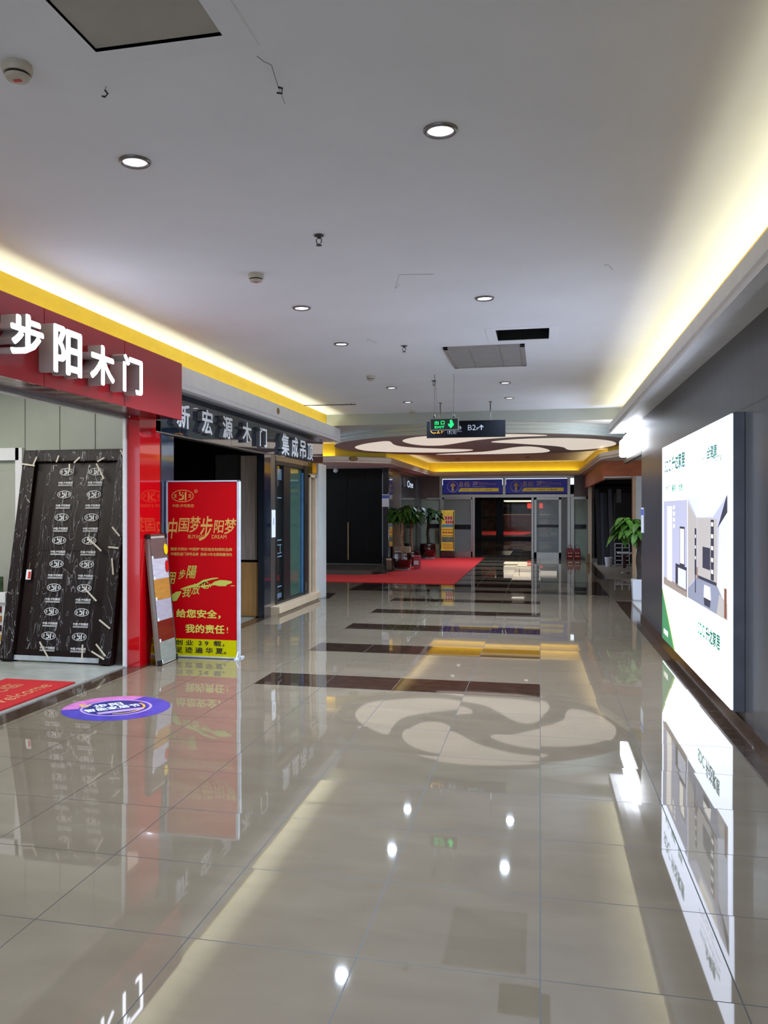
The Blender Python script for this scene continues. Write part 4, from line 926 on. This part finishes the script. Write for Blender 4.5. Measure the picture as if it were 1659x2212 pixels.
struct('ceiling', box(-6,6,44.5,66,2.5,2.55), pm('beyond_ceiling', (150,140,120), .8)); struct('wall_beyond', box(-5.1,-5,44.5,66,0,2.5), pm('beyond_wall', (110,84,66), .5, noise=.3, nscale=2)); struct('wall_beyond', box(4,4.1,44.5,66,0,2.5), pm('beyond_wall_b', (90,86,80), .5, noise=.3, nscale=2)); struct('wall_beyond', box(-5,4,66,66.1,0,2.5), pm('beyond_back', (130,96,74), .6, noise=.5, nscale=1.6))
t = thing('ceiling_light', 'long cream light strip beyond the far glass doors', 'light', (-.9, 55, 2.0)); part('diffuser', box(-2.2,-.45,54,57,1.98,2.14), em('beyond_light', (255,240,205), 1.3), t); part('hanger', box(-1.3,-1.26,55,55.04,2.14,2.5), black_m, t)
t = thing('hanging_sign', 'small orange lit sign beyond the far glass doors', 'sign', (-.1, 52, 1.5)); part('panel', box(-.75,.15,52,52.1,1.55,1.86), em('orange_sign', (230,60,36), .8), t); part('hanger', box(-.3,-.26,52.03,52.07,1.86,2.5), black_m, t)
t = thing('display_case', 'row of dim brown display shelves beyond the far glass doors', 'shelf', (-.8, 60, 0)); part('body', box(-2.4,.6,60,60.5,.0,1.1), pm('case_brown', (90,50,36), .4, noise=.4, nscale=3), t); part('counter_top', box(-2.5,.7,59.9,60.6,1.1,1.16), cream_pr, t)
cr = [(-3.8,50),(-1.0,50),(-.2,59.8),(-3.8,59.8)]
solid('carpet', prism_(cr, .002, .01), carpet, 'strip of red carpet seen beyond the far glass doors', 'carpet')
solid('carpet', box(.6,2.4,50,58,.002,.01), pm('blue_carpet', (50,70,84), .9), 'blue grey carpet piece seen through the right far door', 'carpet')
area('beyond_lamp', (-.6, 54, 2.45), (0,0,0), 4, 8, 70, (1,.92,.78))
area('vestibule_lamp', (-.9, 36, 2.19), (0,0,0), .5, .5, 6, (1,.9,.75))

# ================================================================ RIGHT SHOP BEYOND THE RECESS
bm = nb(); v = [(1.30,19.2),(3.8,18.6),(3.8,18.72),(1.34,19.32)]
def prism(bm, pts, z0, z1):
    a = [bm.verts.new((x,y,z0)) for x, y in pts]; b = [bm.verts.new((x,y,z1)) for x, y in pts]
    for i in range(len(pts)): bm.faces.new((a[i], a[(i+1)%len(pts)], b[(i+1)%len(pts)], b[i]))
    bm.faces.new(a[::-1]); bm.faces.new(b); return bm
prism(bm, v, 2.20, 2.62); bx(bm, 1.30, 1.36, 19.3, 26.8, 2.13, 2.62); struct('wall_right_far', bm, wood_brown)
bm = nb(); prism(bm, [(1.32,19.22),(3.8,18.62),(3.8,19.3),(1.34,20.4)], 2.175, 2.20); struct('trim_%d' % k, bm, white_p); k += 1
struct('floor', prism(nb(), [(1.42,19.31),(1.82,18.75),(5,18.5),(5,27),(1.42,27)], 0, .02), conc_m)
struct('wall_right_far', box(1.96,5,19.0,19.12,0,2.2), white_tile); struct('trim_%d' % k, box(1.90,1.965,18.96,19.14,0,2.2), pm('beige_post', (190,160,126), .5)); k += 1
struct('wall_right_far', box(1.4,5,27.2,27.3,0,2.6), dark_wall); struct('wall_right_far', box(4.2,4.3,19.1,27.2,0,2.6), pm('grey_interior', (90,92,100), .6))
struct('trim_%d' % k, box(1.33,1.42,25.2,25.35,0,2.13), beige); k += 1
solid('floor_block', bev(box(1.24,1.34,24.6,24.8,.003,.26),.006), pm('tan_block', (140,112,80), .6), 'small tan block at the foot of the beige post', 'block')
bd = pm('blue_grey_board', (72,76,90), .5, noise=.05); bd2 = pm('dark_board', (34,32,36), .5)
def lean(x0, x1, y0, y1, h, m, lab, sl=.35):
    bm = nb(); v = [bm.verts.new(p) for p in ((x0,y0,.022),(x1,y0,.022),(x1,y0+.04,.022),(x0,y0+.04,.022),(x0-.03,y0+sl,h),(x1-.05,y0+sl,h),(x1-.05,y0+sl+.04,h),(x0-.03,y0+sl+.04,h))]
    for f in ((0,3,2,1),(4,5,6,7),(0,1,5,4),(1,2,6,5),(2,3,7,6),(3,0,4,7)): bm.faces.new([v[i] for i in f])
    solid('board', bev(bm,.004), m, lab, 'board')
lean(1.48,1.60,23.7,0,2.05,bd2,'narrow dark board leaning just inside the right shop opening'); lean(1.62,1.80,23.9,0,1.95,bd,'wide blue grey board leaning inside the right shop'); lean(1.84,1.95,24.1,0,2.05,pm('pale_board', (120,124,136), .5),'pale grey board leaning rightmost in the right shop')
solid('cabinet', bev(box(2.0,2.55,24.6,25.2,.02,1.95),.01), pm('dark_brown_cabinet', (24,18,18), .4), 'tall dark cabinet at the back of the right shop', 'cabinet')
solid('picture', box(2.04,2.16,24.58,24.596,1.68,2.05), pm('pale_notice', (150,152,160), .6), 'pale sheet on the tall dark cabinet in the right shop', 'notice')
t = thing('rack', 'low white gridded rack in the right shop behind the plant', 'rack', (2.08, 23.6, .02))
bm = nb()
for x in (1.90,2.08,2.26): bx(bm,x,x+.025,23.5,23.53,.02,.60)
for z in (.04,.15,.26,.37,.48,.59): bx(bm,1.90,2.285,23.5,23.53,z,z+.022)
part('frame', bm, white_p2, t); bm = nb(); bx(bm,1.90,1.92,23.53,23.8,.02,.6); bx(bm,2.265,2.285,23.53,23.8,.02,.6); bx(bm,1.90,2.285,23.78,23.8,.02,.6); part('bin', bm, bd2, t)
t = thing('stool', 'small red brown table with a white top before the rack', 'table', (2.10, 22.6, .02))
part('top', bev(box(1.90,2.34,22.45,22.75,.38,.41),.004), white_p2, t); part('leg', bev(box(2.03,2.10,22.55,22.62,.02,.38),.004), pm('red_brown', (84,20,18), .4), t); part('leg', bev(box(2.27,2.34,22.55,22.62,.02,.38),.004), MATS['red_brown'], t)
solid('bucket', lathe(nb(), [(.07,.022),(.10,.26),(.09,.26),(.06,.05)], (1.72,23.1,0), 20), white_p2, 'small white bucket by the leaning boards', 'bucket')
solid('rubble', bev(box(1.93,2.0,20.6,20.66,.022,.05),.01), pm('rubble_brown', (80,60,44), .8), 'small brown lump on the bare floor of the right shop', 'debris')
solid('paper_ball', lathe(nb(), [(.01,.022),(.03,.035),(.03,.05),(.01,.06)], (1.84,20.6,0), 10), white_p2, 'crumpled white paper on the bare floor of the right shop', 'paper')

# ================================================================ CEILING FITTINGS
def downlight(x, y, lab, power, r=.058, lm=lens_m, z=H, ln=True):
    t = thing('downlight', lab, 'light', (x, y, z), 'recessed downlights in the ceiling')
    part('rim', lathe(nb(), [(r*1.28,.0),(r*1.28,-.006),(r*1.15,-.014),(r*1.0,-.012),(r*.95,.0)], (x,y,z), 32, cap=False), rim_m, t, smooth=True)
    part('lens', lathe(nb(), [(r*.98,-.004),(r*.9,-.0055),(.002,-.006)], (x,y,z), 28, cap=False), lm, t, smooth=True)
    if ln: area('lamp', (x, y, z-.016), (0,0,0), r*1.6, r*1.6, power, (.66,.80,1.0), 150, t, 'DISK')
    return t
for x, y, lab, pw in ((-.42,.7,'added unseen downlight above the camera, right row',26),(-1.88,.7,'added unseen downlight above the camera, left row',26),(-.42,-2.3,'added unseen downlight behind the camera, right row',26),(-1.88,-2.3,'added unseen downlight behind the camera, left row',26),(-.42,3.70,'largest round downlight, right of the near pair',26),(-1.86,3.71,'round downlight, left of the near pair',26),(-1.89,6.71,'left downlight of the second pair, beyond the sprinkler',46),(-.42,6.72,'right downlight of the second pair, before the black duct opening',46),  # pairs above and behind the camera are unseen, added for more light
                      (-1.92,8.26,'single downlight left of the grey air grille',46),(-1.95,11.39,'left downlight of the third pair, left of the exit sign',46),(-1.97,12.97,'farthest left downlight in the main ceiling',28),(-.44,11.26,'right downlight beyond the grey air grille',46),(-.44,12.82,'farthest right downlight, over the hanging direction sign',24)):
    downlight(x, y, lab, pw)
for x, y, lab in ((-2.3,23.0,'nearer left small downlight in the far ceiling'),(-2.3,24.7,'farther left small downlight in the far ceiling'),(-.35,22.7,'nearer right small downlight in the far ceiling'),(-.35,24.4,'farther right small downlight in the far ceiling')):
    downlight(x, y, lab, 22, .06, lens_dim, ZJ)
def smoke(x, y, lab, s=1.):
    t = thing('smoke_detector', lab, 'detector', (x, y, H), 'smoke detectors on the ceiling')
    part('base', lathe(nb(), [(.052*s,0),(.055*s,-.02*s),(.050*s,-.035*s)], (x,y,H), 28), detector, t, smooth=False)
    part('vent', lathe(nb(), [(.044*s,-.035*s),(.044*s,-.043*s)], (x,y,H), 24), black_m, t)
    part('cap', lathe(nb(), [(.046*s,-.043*s),(.040*s,-.054*s),(.010*s,-.058*s)], (x,y,H), 28), detector, t, smooth=False)
    part('label_mark', box(x-.014*s, x+.014*s, y-.008*s, y+.008*s, H-.060*s, H-.058*s), red_mark, t)
for x, y, lab in ((-1.88,2.81,'large near smoke detector at the left edge of the ceiling'),(-1.93,5.68,'smoke detector before the second pair of downlights'),(-2.03,10.34,'small smoke detector left of the exit sign'),(-2.07,14.15,'farthest smoke detector, close to the ceiling edge')): smoke(x, y, lab)
def sprinkler(x, y, lab):
    t = thing('sprinkler', lab, 'sprinkler', (x, y, H), 'sprinkler heads on the ceiling')
    part('plate', lathe(nb(), [(.034,0),(.030,-.006),(.012,-.010)], (x,y,H), 20), plate_g, t)
    bm = nb()
    for s in (-1,1): tube(bm, [(x+s*.006,y,H-.01),(x+s*.016,y,H-.028),(x+s*.014,y,H-.045),(x+s*.004,y,H-.056)], .0035, 6)
    tube(bm, [(x,y,H-.01),(x,y,H-.022)], .008, 8); tube(bm, [(x,y,H-.052),(x,y,H-.06)], .005, 8); part('yoke', bm, plate_g, t)
    part('deflector', lathe(nb(), [(.018,-.060),(.018,-.063)], (x,y,H), 16), plate_g, t)
for x, y, lab in ((-1.29,4.96,'nearest sprinkler head, ahead of the second pair of downlights'),(-1.33,8.51,'sprinkler head left of the grey air grille'),(-1.32,10.9,'sprinkler head above the green exit sign')): sprinkler(x, y, lab)
def wire(pts, lab, hook=None, r=.0012):
    t = thing('loose_wire', lab, 'wire', pts[0]); part('strand', tube(nb(), pts, r, 5), dark_steel, t)
    if hook: part('hook', tube(nb(), hook, .004, 6), black_m, t)
wire([(-1.64,3.03,H),(-1.64,3.02,H-.02)], 'short wire with a black hook near the big smoke detector', [(-1.64,3.02,H-.02),(-1.628,3.02,H-.035),(-1.64,3.02,H-.046),(-1.652,3.02,H-.042)])
wire([(-1.0,2.95,H),(-.98,2.97,H-.012),(-.96,3.0,H-.012),(-.965,3.1,H-.045),(-1.0,3.3,H-.01)], 'thin bent wire with a black clip right of the ceiling hatch', [(-.965,3.1,H-.045),(-.95,3.1,H-.05),(-.95,3.1,H-.07),(-.97,3.1,H-.065)])
wire([(-.72,5.95,H-.004),(-.95,5.85,H-.02),(-1.02,6.1,H-.05),(-.98,6.05,H-.03)], 'thin curled wire hanging before the right second downlight')
wire([(-1.65,8.2,H),(-1.6,8.0,H-.02),(-1.54,8.15,H-.03)], 'thin wire hanging between the single downlight and the grille')
wire([(.42,6.0,H),(.44,5.9,H-.03),(.47,5.95,H-.05)], 'thin wire on the yellow-lit right side of the ceiling')
# access hatch
t = thing('access_hatch', 'square access hatch panel at the near end of the ceiling', 'hatch', (-1.3, 2.5, H))
bm = nb(); bx(bm, HX0-.10, HX0, HY0, HY1+.10, H-.004, H+.02); bx(bm, HX1, HX1+.10, HY0, HY1+.10, H-.004, H+.02); bx(bm, HX0, HX1, HY1, HY1+.10, H-.004, H+.02); part('surround', bm, plaster, t)
bm = nb(); bx(bm, HX0+.006, HX1-.004, HY0, HY1-.012, H+.003, H+.016); part('panel', bm, hatch_m, t)
bm = nb(); bx(bm, HX0, HX1, HY0, HY1, H+.03, H+.04); bx(bm, HX0-.004, HX0, HY0, HY1, H-.003, H+.03); bx(bm, HX1, HX1+.004, HY0, HY1, H-.003, H+.03); bx(bm, HX0, HX1, HY1, HY1+.004, H-.003, H+.03); part('recess', bm, hatchgap, t)
# duct opening and grille
t = thing('duct_opening', 'open black rectangular hole in the ceiling beside the grille', 'vent', (-.16, 8.2, H))
bm = nb(); bx(bm, VX0, VX1, VY0, VY1, H+.25, H+.26)
for a in ((VX0-.01,VX0,VY0,VY1),(VX1,VX1+.01,VY0,VY1),(VX0,VX1,VY0-.01,VY0),(VX0,VX1,VY1,VY1+.01)): bx(bm, *a, H+.001, H+.26)
part('duct', bm, pm('duct_black', (8,8,8), .9), t)
bm = nb(); bx(bm, VX0-.09, VX0, VY0-.09, VY1+.09, H-.006, H+.002); bx(bm, VX1, VX1+.07, VY0-.09, VY1+.09, H-.006, H+.002); bx(bm, VX0, VX1, VY0-.09, VY0, H-.006, H+.002); bx(bm, VX0, VX1, VY1, VY1+.07, H-.006, H+.002); part('surround', bev(bm,.002), plaster, t)
t = thing('air_grille', 'large grey slatted air grille in the ceiling', 'grille', (-.56, 9.3, H))
GX0, GX1, GY0, GY1 = -.96, -.15, 8.66, 9.92
gm = pm('grille_grey', (150,149,150), .5, noise=.02)
bm = nb(); bx(bm,GX0,GX0+.05,GY0,GY1,H-.02,H); bx(bm,GX1-.05,GX1,GY0,GY1,H-.02,H); bx(bm,GX0,GX1,GY0,GY0+.08,H-.02,H); bx(bm,GX0,GX1,GY1-.05,GY1,H-.02,H)
for x in (-.71,-.40): bx(bm,x,x+.012,GY0,GY1,H-.021,H-.004)
part('frame', bev(bm,.003), gm, t)
bm = nb()
for i in range(34):
    y = GY0+.09+i*(GY1-GY0-.15)/34
    v = [bm.verts.new(p) for p in ((GX0+.05,y,H-.004),(GX1-.05,y,H-.004),(GX1-.05,y+.026,H-.016),(GX0+.05,y+.026,H-.016))]; bm.faces.new(v)
part('slats', bm, gm, t); part('backing', box(GX0+.04,GX1-.04,GY0+.04,GY1-.04,H-.002,H-.0005), pm('grille_dark', (96,94,94), .8), t)
# thin rod near the left cove end
t = thing('curtain_track', 'thin dark metal rod hanging below the ceiling by the left cove', 'rod', (-3.2, 13.1, H-.05))
part('rod', tube(nb(), [(-3.60,12.9,H-.02),(-2.78,12.95,H-.02)], .007, 6), black_m, t); part('hanger', tube(nb(), [(-2.85,12.95,H-.02),(-2.85,12.95,H)], .005, 6), black_m, t)
# exit sign
t = thing('exit_sign', 'green lit exit sign hanging on thin wires', 'sign', (-1.135, 10.4, 2.46))
part('housing', bev(box(-1.31,-.96,10.39,10.42,2.455,2.605),.004), pm('exit_silver', (150,158,158), .35, metal=.4), t)
part('face', box(-1.298,-.972,10.386,10.391,2.467,2.593), greenbk, t)
ey = 10.3845
def et(s, x0, x1, z0, z1, b=.0): return text('lettering', s, ((x0+x1)/2, ey, (z0+z1)/2), x1-x0, z1-z0, '-Y', greenled, t, b)
et('出',-1.25,-1.20,2.525,2.572,.02); et('口',-1.175,-1.13,2.525,2.57,.02); et('EXIT',-1.25,-1.13,2.482,2.51,.02)
bm = nb(); poly(bm, [(a,ey,b) for a, b in ((-1.055,2.58),(-1.055,2.53),(-1.085,2.54),(-1.085,2.52),(-1.053,2.482),(-1.02,2.52),(-1.02,2.54),(-1.048,2.53),(-1.048,2.58))])
bm.free(); bm = nb(); poly(bm, [(a,ey,b) for a, b in ((-1.065,2.58),(-1.065,2.528),(-1.088,2.538),(-1.088,2.518),(-1.053,2.48),(-1.018,2.518),(-1.018,2.538),(-1.041,2.528),(-1.041,2.58))]); bmesh.ops.triangulate(bm, faces=bm.faces[:]); part('arrow', bm, greenled, t)
for x in (-1.255,-1.02): part('hanging_wire', tube(nb(), [(x,10.405,2.6),(x,10.405,H)], .0022, 5), dark_steel, t); part('clamp', lathe(nb(), [(.012,0),(.014,.02),(.006,.045)], (x,10.405,2.605), 8), dark_steel, t)
part('cable', tube(nb(), [(-1.24,10.41,2.6),(-1.225,10.41,2.75),(-1.232,10.41,2.9),(-1.252,10.41,H)], .0016, 5), dark_steel, t)
# hanging direction sign
def hx(px_): return None
SY = 13.2; sx0, sx1, sz0, sz1 = -1.71, -.515, 2.60, 2.855
t = thing('direction_sign', 'long dark hanging direction board behind the green exit sign', 'sign', ((sx0+sx1)/2, SY, sz0))
part('panel', bev(box(sx0,sx1,SY-.02,SY+.03,sz0,sz1),.004), sign_navy, t)
sy_ = SY-.0215; silver = pm('silver_print', (170,172,180), .4, noise=0)
def st(s, f0, f1, g0, g1, m=silver, b=0.): 
    x0, x1 = sx0+f0*(sx1-sx0), sx0+f1*(sx1-sx0); z0, z1 = sz0+g0*(sz1-sz0), sz0+g1*(sz1-sz0)
    return text('lettering', s, ((x0+x1)/2, sy_, (z0+z1)/2), x1-x0, z1-z0, '-Y', m, t, b)
st('C2', .05,.175,.26,.62,orange_p); st('F', .19,.225,.27,.44,orange_p); st('B2', .53,.63,.42,.74); st('F', .64,.67,.43,.58); st('洗手间', .39,.45,.33,.40)
def sarrow(pts, m=silver):
    bm = nb()
    for q in pts: poly(bm, [(sx0+a*(sx1-sx0), sy_, sz0+b*(sz1-sz0)) for a, b in q])
    part('arrow', bm, m, t)
sarrow([[(.695,.42),(.705,.42),(.705,.70),(.695,.70)],[(.672,.60),(.70,.74),(.70,.68),(.678,.56)],[(.728,.60),(.70,.74),(.70,.68),(.722,.56)]])
sarrow([[(.38,.56),(.45,.56),(.45,.60),(.38,.60)],[(.43,.70),(.452,.58),(.44,.58),(.42,.68)],[(.43,.46),(.452,.58),(.44,.58),(.42,.48)]])
bm = nb()
def sr(a0,a1,b0,b1): poly(bm, [(sx0+a*(sx1-sx0), sy_, sz0+b*(sz1-sz0)) for a, b in ((a0,b0),(a1,b0),(a1,b1),(a0,b1))])
for a in ((.27,.38,.22,.235),(.27,.38,.66,.675),(.27,.274,.22,.675),(.376,.38,.22,.675),(.322,.326,.27,.62),(.29,.305,.28,.50),(.285,.31,.40,.52),(.345,.36,.28,.50),(.34,.365,.33,.42),(.292,.303,.54,.60),(.347,.358,.54,.60)): sr(*a)
part('toilet_icon', bm, silver, t)
for x in (-1.50,-.74): 
    part('rod', tube(nb(), [(x,SY,sz1),(x,SY,H-.01)], .008, 8), dark_steel, t); part('rod_plate', lathe(nb(), [(.025,-.008),(.025,0)], (x,SY,H), 14), dark_steel, t)

# ================================================================ LIGHT FITTINGS OUT OF SHOT
area('shop_lamp', (-5.6, 5.9, 2.86), (0,0,0), 1.6, 2.0, 55, (1,.98,.9))
t = thing('spotlight', 'round lit spot in the ceiling of the red shop', 'light', (-4.4, 6.8, 2.88)); part('lens', lathe(nb(), [(.06,0),(.06,-.01)], (-4.4,6.8,2.88), 16), lens_m, t)
